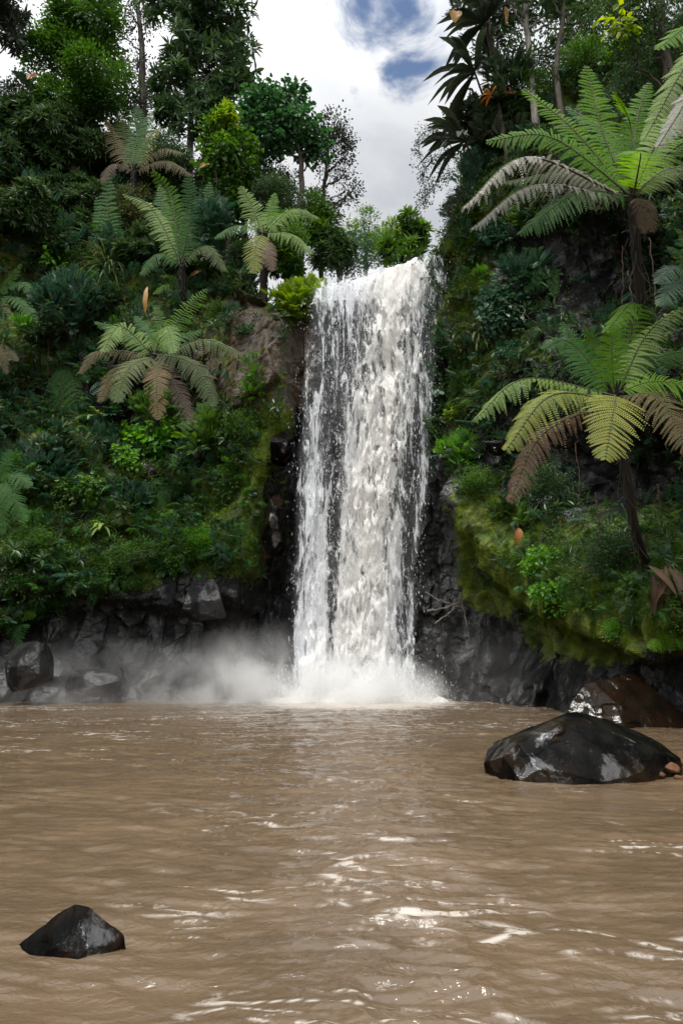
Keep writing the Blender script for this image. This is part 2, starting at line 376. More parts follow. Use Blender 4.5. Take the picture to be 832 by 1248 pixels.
# terrain beyond: pool bed, and a hill added behind the camera
NB = 120
gx, gy = np.meshgrid(np.linspace(-300, 300, NB), np.linspace(-200, 600, NB), indexing='ij')
G = np.stack([gx, gy, -2.5 + 0 * gx], -1).reshape(-1, 3); G[:, 2] += .3 * fbm(G * .05, 2, 3)
ii = np.arange(NB * NB).reshape(NB, NB)
gf = np.stack([ii[:-1, :-1], ii[1:, :-1], ii[1:, 1:], ii[:-1, 1:]], -1).reshape(-1, 4)
tag(link('ground', mesh_np('ground', G, gf, True, {'soil': np.ones(len(G)), 'moss': np.zeros(len(G))}), M['cliff']), 'muddy bed under the pool', None, None, 'structure')

hu = np.linspace(R(95), R(265), 150); hv_ = np.linspace(0, 1, 60); HU, HV = np.meshgrid(hu, hv_, indexing='ij')  # unseen hill, added to block low light and darken the rocks
hr = 26 + 26 * HV ** 1.2; H = np.stack([hr * np.sin(HU) * 1.1, hr * np.cos(HU), -1 + 21 * HV ** .8], -1).reshape(-1, 3)
H[:, 2] += 2.2 * fbm(H * .15, 4, 61) + .8 * fbm(H * .7, 3, 62); H[:, 0] += 1.2 * fbm(H * .4, 3, 63)
hi_ = np.arange(len(H)).reshape(150, 60)
hm_ = NT('blocker_hill'); hb_ = hm_.n('ShaderNodeBsdfPrincipled'); hb_.inputs['Roughness'].default_value = .9
hm_.l(hm_.mix(hm_.rng(hm_.noise(hm_.n('ShaderNodeTexCoord').outputs['Object'], 1.2, 6), .4, .6), (.012, .022, .008), (.05, .085, .025)), hb_.inputs['Base Color']); hm_.l(hb_.outputs[0], hm_.out.inputs[0])
tag(link('blocker_hills', mesh_np('blocker_hills', H, np.stack([hi_[:-1, :-1], hi_[1:, :-1], hi_[1:, 1:], hi_[:-1, 1:]], -1).reshape(-1, 4), True), hm_.m), 'unseen wooded slope added behind the viewer to cut low sky light', None, None, 'structure')

# ------------------------------------------------------------------ pool water
ang = np.concatenate([np.linspace(-88, -36, 80, endpoint=False), np.linspace(-36, 36, 760, endpoint=False), np.linspace(36, 88, 80)])
rr = np.concatenate([[0.3, .8], np.geomspace(1.2, 42, 880)])
A_, R_ = np.meshgrid(np.radians(ang), rr, indexing='ij')
W = np.stack([R_ * np.sin(A_), R_ * np.cos(A_), 0 * A_], -1).reshape(-1, 3)
x, y = W[:, 0], W[:, 1]; r_ = np.hypot(x, y)
def n2(fx, fy, seed, o=2, warp=.0, rot=0.):
    c, s = math.cos(rot), math.sin(rot); X = x * c + y * s; Y = -x * s + y * c
    q = np.stack([X * fx, Y * fy, np.zeros_like(x) + seed * 1.7], 1)
    if warp: q[:, :2] += warp * fbm(np.stack([x * .7, y * .7, 0 * x + seed], 1), 2, seed + 60)[:, None]
    return fbm(q, o, seed)
mid = np.exp(-((x - .35 - .01 * y) / (.55 + .055 * y)) ** 2)
fade = 1 / (1 + (r_ / 26) ** 2)
h = .060 * n2(.35, .9, 1, 2, .5, -.12) + .030 * (1 - 2 * np.abs(n2(.8, 2.2, 2, 2, .6, -.2))) * .7
h += (.034 + .022 * mid) * (1 - 2.4 * np.abs(n2(1.1, 4.4, 3, 2, .9, -.15)))
h += (.011 + .013 * mid) * (1 - 2.4 * np.abs(n2(1.7, 8.5, 4, 2, 1.0, .1)))
h += (.016 + .016 * mid) * n2(1.9, 8.0, 14, 3, 1.2, -.1)
h += (.002 + .004 * mid) * n2(13, 22, 5, 2, 1.0)
far = sst(9, 20, y); h += far * .03 * n2(1.2, 2.5, 7, 2)
boil = np.exp(-((x - .6) / 4.2) ** 2 - ((y - 25.3) / 2.2) ** 2); h += boil * .16 * fbm(np.stack([x * 1.5, y * 1.5, 0 * x], 1), 3, 77)
calm = np.exp(-((x + 1.15) / .7) ** 2 - ((y - 3.3) / .35) ** 2) + np.exp(-((x - 3.6) / 1.6) ** 2 - ((y - 8.0) / .8) ** 2)
h *= 1 - .6 * np.clip(calm, 0, 1)
W[:, 2] = h - .01
foam = sst(.42, .7, n2(.7, 2.4, 9, 4, 1.4, -.2) + .9 * np.exp(-((x + 5) / 6) ** 2 - ((y - 14) / 8) ** 2) * .5) * .8
foam = np.maximum(foam, sst(8, 22, y) * .75 * sst(-.2, .5, n2(.25, .6, 12, 2)))
ridge_ = 1 - 2.4 * np.abs(n2(.55, 2.6, 33, 2, .5, -.12)); painted_glint = sst(.90, .985, ridge_) * sst(.05, .25, n2(.6, 1.0, 35, 2)) * (1 - sst(6, 9, r_))  # sky glints on the wavelets, painted in as pale streaks
rb = 1 - 2.4 * np.abs(n2(1.0, 6.0, 37, 2, .6, -.1)); painted_glint = np.maximum(painted_glint, sst(.88, .98, rb) * sst(.2, .42, n2(.9, 1.4, 38, 2) + .22 * mid) * (1 - sst(7, 12, r_)))
rg = np.hypot(x - .6, (y - 25.2) * .8); splash = np.exp(-(rg / 4.2) ** 2)
foam = np.maximum(foam, np.minimum(1, boil * 1.2 + splash * .8))
ix = np.arange(len(W)).reshape(len(ang), len(rr))
wf = np.stack([ix[:-1, :-1], ix[1:, :-1], ix[1:, 1:], ix[:-1, 1:]], -1).reshape(-1, 4)
t = NT('muddy_water'); oc = t.n('ShaderNodeTexCoord').outputs['Object']
nA = t.noise(t.scaled(oc, (.5, 1.1, 1)), 1.3, 5, .6, .6)
c = t.mix(t.rng(nA, .35, .68), (.098, .067, .040), (.130, .089, .054))
fa = t.attr('foam')
streak = t.noise(t.scaled(oc, (1, 3.2, 1)), 2.2, 8, .72, 1.2)
fm = t.math('MULTIPLY', t.rng(streak, .50, .64), t.rng(fa, .05, .6))
fine = t.rng(t.noise(t.scaled(oc, (1, 2.6, 1)), 3.0, 9, .75, 1.6), .665, .70, 0, .75)
fm = t.math('MAXIMUM', fm, t.math('MULTIPLY', fine, t.rng(t.noise(oc, .6, 2), .45, .6)))
fm = t.math('MAXIMUM', fm, t.math('MULTIPLY', t.attr('painted_glint'), t.rng(t.noise(oc, 7, 5, .7), .42, .55)))
fm = t.math('MAXIMUM', fm, t.rng(t.math('ADD', t.attr('splash'), t.math('MULTIPLY', t.math('SUBTRACT', streak, .5), 1.2)), .45, .9))
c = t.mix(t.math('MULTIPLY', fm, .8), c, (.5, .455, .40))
b = t.n('ShaderNodeBsdfPrincipled'); t.l(c, b.inputs['Base Color']); b.inputs['IOR'].default_value = 1.45
t.l(t.math('ADD', .045, t.math('MULTIPLY', fm, .4)), b.inputs['Roughness'])
bp = t.n('ShaderNodeBump'); bp.inputs['Strength'].default_value = .55; bp.inputs['Distance'].default_value = .03
t.l(t.noise(t.scaled(oc, (1, 1.8, 1)), 9, 4, .6, .5), bp.inputs['Height']); t.l(bp.outputs[0], b.inputs['Normal'])
t.l(b.outputs[0], t.out.inputs[0]); M['pool'] = t.m
tag(link('pool_water', mesh_np('pool_water', W, wf, True, {'foam': foam, 'painted_glint': painted_glint, 'splash': np.clip(splash * 1.3, 0, 1)}), M['pool']), 'brown silty pool water with ripples, thin foam and painted sky glints', None, None, 'structure')
print('water', time.time() - T0)

# ------------------------------------------------------------------ waterfall
EL = [(312, 376), (352, 373), (450, 361), (600, 352), (860, 350)]
ER = [(305, 554), (352, 549), (450, 540), (600, 528), (700, 512), (860, 513)]
def fall_mat(name, lo, hi, c1, c2, sx=3.2, sz=.85, seed=0., trans=.4):
    t = NT(name); oc = t.n('ShaderNodeTexCoord').outputs['Object']
    mp = t.n('ShaderNodeMapping'); mp.inputs['Location'].default_value = (seed, seed * 2.1, seed * .7); mp.inputs['Scale'].default_value = (sx, .6, sz); t.l(oc, mp.inputs[0])
    n1 = t.noise(mp.outputs[0], 1, 9, .66, 1.1)
    mp2 = t.n('ShaderNodeMapping'); mp2.inputs['Location'].default_value = (seed * 3, 0, seed); mp2.inputs['Scale'].default_value = (7, 2, 1.7); t.l(oc, mp2.inputs[0])
    n2_ = t.noise(mp2.outputs[0], 1.6, 4, .7, .4)
    dn = t.attr('dens')
    v = t.math('ADD', t.math('ADD', t.math('MULTIPLY', t.math('SUBTRACT', n1, .5), 1.8), t.math('MULTIPLY', t.math('SUBTRACT', n2_, .5), .7)), dn)
    al = t.math('ADD', t.math('MULTIPLY', t.rng(v, lo, hi), .93), t.rng(dn, .1, .6, 0, .05), clamp=True)
    col = t.mix(t.math('ADD', t.attr('silt'), t.math('MULTIPLY', t.math('SUBTRACT', n1, .5), .8), clamp=True), c1, c2)
    df = t.n('ShaderNodeBsdfPrincipled'); t.l(col, df.inputs['Base Color']); df.inputs['Roughness'].default_value = .55
    bp = t.n('ShaderNodeBump'); bp.inputs['Strength'].default_value = .4; bp.inputs['Distance'].default_value = .12
    t.l(v, bp.inputs['Height']); t.l(bp.outputs[0], df.inputs['Normal'])
    tr = t.n('ShaderNodeBsdfTranslucent'); t.l(col, tr.inputs['Color'])
    m0 = t.n('ShaderNodeMixShader'); m0.inputs[0].default_value = trans; t.l(df.outputs[0], m0.inputs[1]); t.l(tr.outputs[0], m0.inputs[2])
    tp = t.n('ShaderNodeBsdfTransparent'); m1 = t.n('ShaderNodeMixShader'); t.l(al, m1.inputs[0]); t.l(tp.outputs[0], m1.inputs[1]); t.l(m0.outputs[0], m1.inputs[2])
    t.l(m1.outputs[0], t.out.inputs[0]); return t.m
WH = (.88, .90, .94); CR = (.93, .905, .87)
def lip_z(x): return np.interp(x, [-2.2, -1.4, .5, 2.5, 4.6], [16.8, 16.95, 17.35, 17.9, 18.55])
def sheet(name, mat, off, dens, na, nb, a0=0., a1=1., disp=.25, seed=0):
    a = np.linspace(a0, a1, na); zc = np.linspace(-.15, 1, nb)
    # rows: first a short run of river above the lip, then the drop
    A, Bq = np.meshgrid(a, np.linspace(0, 1, nb), indexing='ij'); A = A.ravel(); Bq = Bq.ravel()
    xl_top, xr_top = -1.42, 4.5
    xt = xl_top + (xr_top - xl_top) * A; zt = lip_z(xt)
    up = Bq < .08
    s = np.clip((Bq - .08) / .92, 0, 1)
    z = zt * (1 - s) - .1 * s
    yy = 26.75 - off - .95 * np.sqrt(s) - .25 * s + .35 * np.maximum(0, A - .75) * 2 * (1 - s)
    # image-measured edges in world space at the fall's plane
    pyv = proj(np.stack([xt, yy, z], 1))[1]
    pl = np.interp(pyv, [e[0] for e in EL], [e[1] for e in EL]); pr = np.interp(pyv, [e[0] for e in ER], [e[1] for e in ER])
    f = yy * CP + (z - CAMZ) * SP
    xx = ((pl + (pr - pl) * A) - 416) / 832 * f
    V = np.stack([xx, yy, z], 1)
    k = np.clip((.08 - Bq) / .08, 0, 1)
    V[up, 1] = V[up, 1] + k[up] * 5.5; V[up, 2] = zt[up] + .05 + .30 * k[up]
    V[:, 2] += np.where(s < .2, .22 * perlin(np.stack([xx * 1.6, 0 * xx, 0 * xx + seed], 1), 9) * (1 - s * 5), 0)
    q = V * [1.4, 1.0, .48] + seed
    dd = disp * (fbm(q, 4, 100 + seed) + .2 * fbm(V * [4, 3, 1.1] + seed, 3, 120 + seed))
    dd += disp * .9 * np.maximum(0, fbm(V * [.8, 1, .35] + seed * 2, 2, 140 + seed)) * sst(.1, .5, s)
    V[:, 1] -= dd * (.35 + .65 * sst(0, .25, s)); V[:, 2] += np.where(up, dd * .7, 0)
    ax, ay = proj(V)
    # density of the water by place
    cx = np.interp(ay, [310, 420, 560, 700, 860], [492, 470, 458, 440, 430])
    w = np.interp(ay, [310, 450, 700, 860], [34, 40, 50, 75])
    core = np.exp(-((ax - cx) / w) ** 2)
    ej = .05 * perlin(np.stack([0 * ay + seed, ay / 38, 0 * ay], 1), 51); ek = .05 * perlin(np.stack([0 * ay + seed, ay / 45, 0 * ay], 1), 52)
    edge = sst(0 + ej, .09 + ej, A) * (1 - sst(.93 + ek, .99 + ek, A))
    D = dens(ax, ay, core, V) - .55 * (1 - edge)
    lowp = sst(470, 580, ay)
    D -= .20 * np.exp(-((ax - 407 + .02 * (ay - 600)) / 8) ** 2) * lowp * (1 - sst(780, 850, ay)) + .16 * np.exp(-((ax - np.interp(ay, [500, 850], [506, 486])) / 9) ** 2) * lowp * (1 - sst(790, 850, ay))
    D += .14 * np.exp(-((ax - 380) / 13) ** 2) * lowp
    silt = np.clip(core * 1.1 - .1 - .3 * sst(600, 800, ay), 0, 1)
    I = np.arange(len(V)).reshape(na, nb)
    Fq = np.stack([I[:-1, :-1], I[:-1, 1:], I[1:, 1:], I[1:, :-1]], -1).reshape(-1, 4)
    return mesh_np(name, V, Fq, True, {'dens': D, 'silt': silt})
topw = lambda ay: np.exp(-((ay - 345) / 28) ** 2)
wroot = tag(link('waterfall', None, loc=(0.6, 26, 0)), 'tall curtain waterfall of white and silty brown water over dark rock', None, None, 'structure')
def addsheet(o):
    o.parent = wroot; o.location = (-.6, -26, 0); return o
mA = fall_mat('veil_water', .44, .70, WH, (.86, .85, .84), 3.0, .34, 1.3)
mB = fall_mat('falling_water', .47, .68, WH, CR, 3.2, .62, 5.7)
mC = fall_mat('torrent_water', .47, .63, (.92, .92, .92), CR, 2.3, .8, 9.1)
addsheet(link('water_veil', sheet('water_veil', mA, .0, lambda ax, ay, c, V: .42 + .12 * c + .22 * topw(ay) + .15 * sst(480, 800, ay), 260, 620, 0, 1, .12, 1), mA))
addsheet(link('water_curtain', sheet('water_curtain', mB, .28, lambda ax, ay, c, V: .36 + .24 * c + .18 * topw(ay) + .14 * sst(520, 860, ay) + .10 * np.exp(-((ax - 395) / 14) ** 2) * sst(560, 700, ay), 260, 620, 0.01, .985, .35, 2), mB))
addsheet(link('water_torrent', sheet('water_torrent', mC, .62, lambda ax, ay, c, V: .20 + .38 * c + .15 * topw(ay) + .14 * sst(700, 860, ay) + .22 * np.exp(-((ax - np.interp(ay, [520, 640, 860], [530, 520, 492])) / 9) ** 2) * sst(560, 640, ay), 260, 620, .05, .96, .7, 3), mC))
# loose drops torn off the sheets
ND = 6500
a = np.clip(rng.beta(1.3, 1.3, ND), .02, .98); s = rng.random(ND) ** 1.0; xt = -1.42 + 5.92 * a; z = lip_z(xt) * (1 - s) + .1; yy = 26.75 - .25 - .95 * np.sqrt(s) - .25 * s - np.abs(rng.standard_normal(ND)) * .45
pyv = proj(np.stack([xt, yy, z], 1))[1]; pl = np.interp(pyv, [e[0] for e in EL], [e[1] for e in EL]); pr = np.interp(pyv, [e[0] for e in ER], [e[1] for e in ER])
f = yy * CP + (z - CAMZ) * SP; xx = ((pl + (pr - pl) * a) - 416) / 832 * f + rng.standard_normal(ND) * .16
C0 = np.stack([xx, yy, z], 1); keep = perlin(C0 * [1.6, 1, .7], 333) > -.12; C0 = C0[keep]
nb = 9000; th = rng.uniform(0, 6.283, nb); el_ = np.abs(rng.normal(0, .55, nb)); rd = np.abs(rng.normal(0, .75, nb)) + .1
B0 = np.stack([.6 + rng.uniform(-2.3, 2.3, nb) + rd * np.cos(th) * np.cos(el_) * .8, 25.0 - rd * np.abs(np.sin(th)) * np.cos(el_), rd * np.sin(el_) * 1.1], 1)
C0 = np.concatenate([C0, B0]); ND = len(C0)
oct_v = np.array([[1, 0, 0], [-1, 0, 0], [0, 1, 0], [0, -1, 0], [0, 0, 1], [0, 0, -1]], float)
oct_f = np.array([[0, 2, 4], [2, 1, 4], [1, 3, 4], [3, 0, 4], [2, 0, 5], [1, 2, 5], [3, 1, 5], [0, 3, 5]])
sz = rng.uniform(.004, .009, ND) * (1 + .8 * (rng.random(ND) < .15)); V = C0[:, None] + oct_v[None] * np.stack([sz, sz, sz * rng.uniform(2, 9, ND)], 1)[:, None]
Fd = (oct_f[None] + 6 * np.arange(ND)[:, None, None]).reshape(-1, 3)
t = NT('water_drop'); b = t.n('ShaderNodeBsdfPrincipled'); b.inputs['Base Color'].default_value = (.82, .83, .85, 1); b.inputs['Roughness'].default_value = .3; t.l(b.outputs[0], t.out.inputs[0])
tag(link('spray_drops', mesh_np('spray_drops', V.reshape(-1, 3), Fd, True), t.m), 'white drops of spray torn off the waterfall', 'spray', None, 'stuff')

na_, nb_ = 220, 70; aa, bb = np.meshgrid(np.linspace(0, 1, na_), np.linspace(0, 1, nb_), indexing='ij'); aa = aa.ravel(); bb = bb.ravel()
sx = .62 + (aa - .5) * 6.4; prof_ = np.sin(np.pi * bb) ** .8 * np.sin(np.pi * np.clip(aa, .001, .999)) ** .5
sp = np.stack([sx, 23.9 + 1.9 * bb + .25 * np.cos(aa * 9), 0 * sx], 1); nz_ = fbm(sp * [1.6, 1.6, 1] + 3, 4, 401); n3_ = np.abs(fbm(sp * [5, 5, 1], 3, 405))
sp[:, 2] = -.08 + prof_ * (.30 + .75 * np.maximum(0, nz_ + .1) + .35 * n3_); sp[:, 0] += .15 * nz_; sp[:, 1] += .2 * fbm(sp * 2.2, 2, 409)
isp = np.arange(na_ * nb_).reshape(na_, nb_); t = NT('foam'); b = t.n('ShaderNodeBsdfPrincipled'); b.inputs['Base Color'].default_value = (.82, .79, .74, 1); b.inputs['Roughness'].default_value = .7
bp = t.n('ShaderNodeBump'); bp.inputs['Distance'].default_value = .08; t.l(t.noise(t.n('ShaderNodeTexCoord').outputs['Object'], 9, 5, .7), bp.inputs['Height']); t.l(bp.outputs[0], b.inputs['Normal']); t.l(b.outputs[0], t.out.inputs[0])
tag(link('splash_foam', mesh_np('splash_foam', sp, np.stack([isp[:-1, :-1], isp[1:, :-1], isp[1:, 1:], isp[:-1, 1:]], -1).reshape(-1, 4), True), t.m), 'heap of churned white foam where the waterfall lands', 'foam', None, 'stuff')

# mist at the foot of the fall
t = NT('mist_volume'); tc = t.n('ShaderNodeTexCoord').outputs['Object']
def blob(cx, cy, cz, rx, ry, rz, amt):
    mp = t.n('ShaderNodeMapping', vector_type='TEXTURE'); mp.inputs['Location'].default_value = (cx, cy, cz); mp.inputs['Scale'].default_value = (rx, ry, rz); t.l(tc, mp.inputs[0])
    ln = t.n('ShaderNodeVectorMath', operation='LENGTH'); t.l(mp.outputs[0], ln.inputs[0])
    return t.math('MULTIPLY', t.rng(ln.outputs['Value'], 1, 0, 0, 1), amt)
bl = t.math('ADD', blob(.6, 24.4, .0, 3.7, 2.2, 2.0, 4.0), t.math('ADD', blob(-2.9, 24.0, .2, 4.0, 2.2, 2.9, .75), blob(-8, 24, .2, 6.5, 1.9, 2.6, .17)))
bl = t.math('ADD', bl, blob(5.0, 23.6, .2, 4.2, 1.8, 3.0, .05))
nz = t.rng(t.noise(t.scaled(tc, (1, 1, 1.1)), .75, 4, .55, .8), .36, .68, .12, 1.5)
pv = t.n('ShaderNodeVolumePrincipled'); pv.inputs['Color'].default_value = (.98, .98, .98, 1); pv.inputs['Anisotropy'].default_value = 0
t.l(t.math('MULTIPLY', bl, nz), pv.inputs['Density']); t.l(pv.outputs[0], t.out.inputs['Volume'])
def box_mesh(name, lo, hi):
    lo, hi = np.array(lo), np.array(hi); c = np.array([[i, j, k] for i in (0, 1) for j in (0, 1) for k in (0, 1)]) * (hi - lo) + lo
    return mesh_np(name, c, [[0, 1, 3, 2], [4, 6, 7, 5], [0, 4, 5, 1], [2, 3, 7, 6], [0, 2, 6, 4], [1, 5, 7, 3]], False)
t.m.cycles.volume_step_rate = 1.0 if hasattr(t.m.cycles, 'volume_step_rate') else 1
tag(link('mist', box_mesh('mist', (-13, 21.8, -.3), (9, 26.4, 4.6)), t.m), 'pale mist of spray drifting left from the foot of the waterfall', 'mist', None, 'stuff')
# ------------------------------------------------------------------ foliage building blocks
def leaf_geo(b, dr, up, L, W, fold=.18, bend=.15):
    dr = unit(dr); up = unit(np.asarray(up) - np.dot(up, dr) * dr); s = np.cross(dr, up)
    p = lambda a, c, e: b + dr * L * a + s * W * L * c + up * L * e
    return np.array([b, p(.38, -.5, fold * W - bend * .15), p(.75, -.34, fold * W - bend * .5), p(1, 0, -bend), p(.75, .34, fold * W - bend * .5), p(.38, .5, fold * W - bend * .15)]), [[0, 3, 2, 1], [0, 5, 4, 3]]
def tmpl(leaves):
    V, F, I = [], [], []; n = 0
    for k, (b, d_, u, L, W) in enumerate(leaves):
        v, f = leaf_geo(np.array(b, float), np.array(d_, float), np.array(u, float), L, W); V.append(v); F += [[q + n for q in g_] for g_ in f]; I += [k] * 6; n += 6
    return np.concatenate(V), np.array(F), np.array(I)
r0 = random.Random(3)
def T_rosette(n=9, W=.26):
    o = []
    for k in range(n):
        a = k * 2.4 + r0.uniform(-.3, .3); el = r0.uniform(-.25, .75); c = math.cos(el)
        d_ = (math.cos(a) * c, math.sin(el) + .15, math.sin(a) * c); o.append(((d_[0] * .08, k * .03, d_[2] * .08), d_, (0, 1, .25), r0.uniform(.7, 1.05), W))
    return tmpl(o)
def T_pinnate(n=6, W=.3):
    o = []
    for k in range(n):
        y = .15 + .85 * k / n; l = .42 * math.sin(.5 + 2.2 * (k + 1) / (n + 1))
        for s in (-1, 1): o.append(((0, y, -.12 * y * y), (s, .55, -.15), (0, 0, 1), l + .12, W))
    o.append(((0, .98, -.12), (0, 1, -.2), (0, 0, 1), .35, W)); return tmpl(o)
def T_small(n=14, W=.55, l=.27):
    o = []
    for k in range(n):
        v = [r0.gauss(0, .33) for _ in range(3)]; v[1] = abs(v[1]) + .05 * k / n
        o.append((v, (v[0] + r0.uniform(-.4, .4), v[1] + r0.uniform(0, .5), v[2] + r0.uniform(-.5, .2)), (r0.uniform(-.5, .5), .3, 1), l * r0.uniform(.7, 1.2), W))
    return tmpl(o)
def T_broad(n=5, W=.8):
    o = []
    for k in range(n):
        a = k * 2.4 + r0.uniform(-.3, .3); rr_ = .25 + .1 * k; o.append(((math.cos(a) * rr_, .1 + .12 * k, math.sin(a) * rr_ * .6), (math.cos(a), r0.uniform(-.2, .5), math.sin(a) * .7 - .35), (0, .4, 1), r0.uniform(.45, .65), W))
    return tmpl(o)
def T_fernlet(n=11):
    o = []
    for k in range(n):
        u_ = (k + 1) / n; y = u_; z = .35 * math.sin(u_ * 2.2) - .25 * u_ * u_; l = .34 * math.sin(.35 + 2.6 * u_)
        for s in (-1, 1): o.append(((0, y * .9, z), (s, .35, -.25), (0, 0, 1), max(.06, l), .26))
    return tmpl(o)
def T_blade(n=12):
    o = []
    for k in range(n):
        a = k * 2.4; el = r0.uniform(.1, 1.2); c = math.cos(el); o.append(((0, 0, 0), (math.cos(a) * c, math.sin(el), math.sin(a) * c), (0, 1, .1), r0.uniform(.7, 1), .075))
    return tmpl(o)
T = {'rosette': [T_rosette(), T_rosette(7, .32), T_rosette(10, .2)], 'pinnate': [T_pinnate(), T_pinnate(7, .24)], 'small': [T_small(), T_small(16), T_small(12, .7)],
     'broad': [T_broad(), T_broad(6, .7)], 'fernlet': [T_fernlet(), T_fernlet(9)], 'blade': [T_blade(), T_blade(15)], 'tiny': [T_small(20, .8, .2)]}
def sprigs(mb, kind, pos, dirs, size, up=(0, 0, 1), bias=0.0, spread=1.0):
    pos = np.asarray(pos); n = len(pos); dirs = unit(dirs); size = np.broadcast_to(size, (n,))
    upv = unit(np.broadcast_to(np.asarray(up, float), (n, 3)) + .35 * rng.standard_normal((n, 3)))
    z = unit(upv - (upv * dirs).sum(1, keepdims=True) * dirs); xx = np.cross(dirs, z)
    Bm = np.stack([xx, dirs, z], 2); ch = rng.integers(0, len(T[kind]), n)
    tone = np.clip(.5 + .30 * rng.standard_normal(n) + bias, 0, 1)
    for c in range(len(T[kind])):
        m = ch == c
        if not m.any(): continue
        tv_, tf, ti = T[kind][c]; k = m.sum()
        V = np.einsum('nij,vj->nvi', Bm[m], tv_) * size[m][:, None, None] + pos[m][:, None]
        F = (tf[None] + len(tv_) * np.arange(k)[:, None, None]).reshape(-1, 4)
        lr = rng.standard_normal((k, ti.max() + 1)) * .16 * spread
        mb.add(V.reshape(-1, 3), F, np.clip(tone[m][:, None] + lr[:, ti], 0, 1).ravel())

# ---- tree ferns
def frond(parent, C, Mp, Tp, hw, mat, origin, pairs=34, m=13, hint=(0, -.8, .6), droop=.3, label=None, ang_=.3, gap=.82, name='frond'):
    n = 40; p = path([C, Mp, Tp], n); seg = np.linalg.norm(np.diff(p, axis=0), axis=1); s = np.r_[0, np.cumsum(seg)]; L = s[-1]; s /= L
    tt = np.linspace(.09, .985, pairs); Pp = np.stack([np.interp(tt, s, p[:, i]) for i in range(3)], 1)
    tg = unit(np.gradient(p, axis=0)); Tg = unit(np.stack([np.interp(tt, s, tg[:, i]) for i in range(3)], 1))
    N = unit(np.asarray(hint, float) - (Tg @ np.asarray(hint, float))[:, None] * Tg); S = np.cross(Tg, N)
    prof = np.sin(np.pi * np.clip(tt, 0, 1) ** .75) ** .5 * (1 - .12 * tt); prof = np.maximum(prof, .08)
    pitch = L * .895 / pairs
    sg = np.array([-1, 1.]); k = (np.arange(m) + .6) / m
    al = ang_ + .25 * tt
    Lp = hw * 1.22 * prof[:, None] * (1 + .09 * rng.standard_normal((pairs, 2)))
    alj = al[:, None] + .09 * rng.standard_normal((pairs, 2))
    D = unit(S[:, None] * sg[None, :, None] * np.cos(alj)[..., None] + Tg[:, None] * np.sin(alj)[..., None])          # pairs,2,3
    drj = droop * (1 + .3 * rng.standard_normal((pairs, 2)))
    pos = Pp[:, None, None] + D[:, :, None] * (Lp[..., None] * k)[..., None]
    pos = pos + np.array([0, 0, -1.]) * (drj[..., None] * Lp[..., None] * k ** 2)[..., None]
    Dl = unit(D[:, :, None] * np.ones((1, 1, m, 1)) + np.array([0, 0, -1.]) * (2 * drj[..., None] * k)[..., None])
    Sd = np.cross(np.broadcast_to(N[:, None, None], Dl.shape), Dl); Sd = unit(Sd)
    Nl = np.cross(Dl, Sd)
    q = np.array([-1, 1.]); pl = pitch * .52 * gap * (1 - k ** 3) ** .6 + .004; wd = Lp / m * .47
    V = np.zeros((pairs, 2, m, 2, 4, 3))
    for j in range(2):
        e = unit(Sd * q[j] + Dl * .35 - Nl * .12)
        V[:, :, :, j, 0] = pos - Dl * wd[..., None, None] * .9
        V[:, :, :, j, 1] = pos + e * (pl[None, None, :, None] * .75) - Dl * wd[..., None, None] * .55
        V[:, :, :, j, 2] = pos + e * (pl[None, None, :, None] * 1.05) + Dl * wd[..., None, None] * .5
        V[:, :, :, j, 3] = pos + Dl * wd[..., None, None] * .9
    hw_ = 0; nq = pairs * 2 * m * 2; V = V.reshape(-1, 3); F = np.arange(nq * 4).reshape(-1, 4)
    a = np.clip(.5 + .25 * rng.standard_normal() + .18 * rng.standard_normal((pairs, 2, m, 2)) * .6 + .12 * rng.standard_normal((pairs, 2))[:, :, None, None], 0, 1)
    mb = MB(); mb.add(V, F, np.repeat(a.ravel(), 4)); o = mb.build(name, M[mat], parent, False, origin)
    r = MB(); tube(r, p, np.linspace(.022, .006, n) * max(.6, L / 3), 5); r.build('stalk', M['rachis'], o, True, origin)
    if label: o['label'] = label
    return o
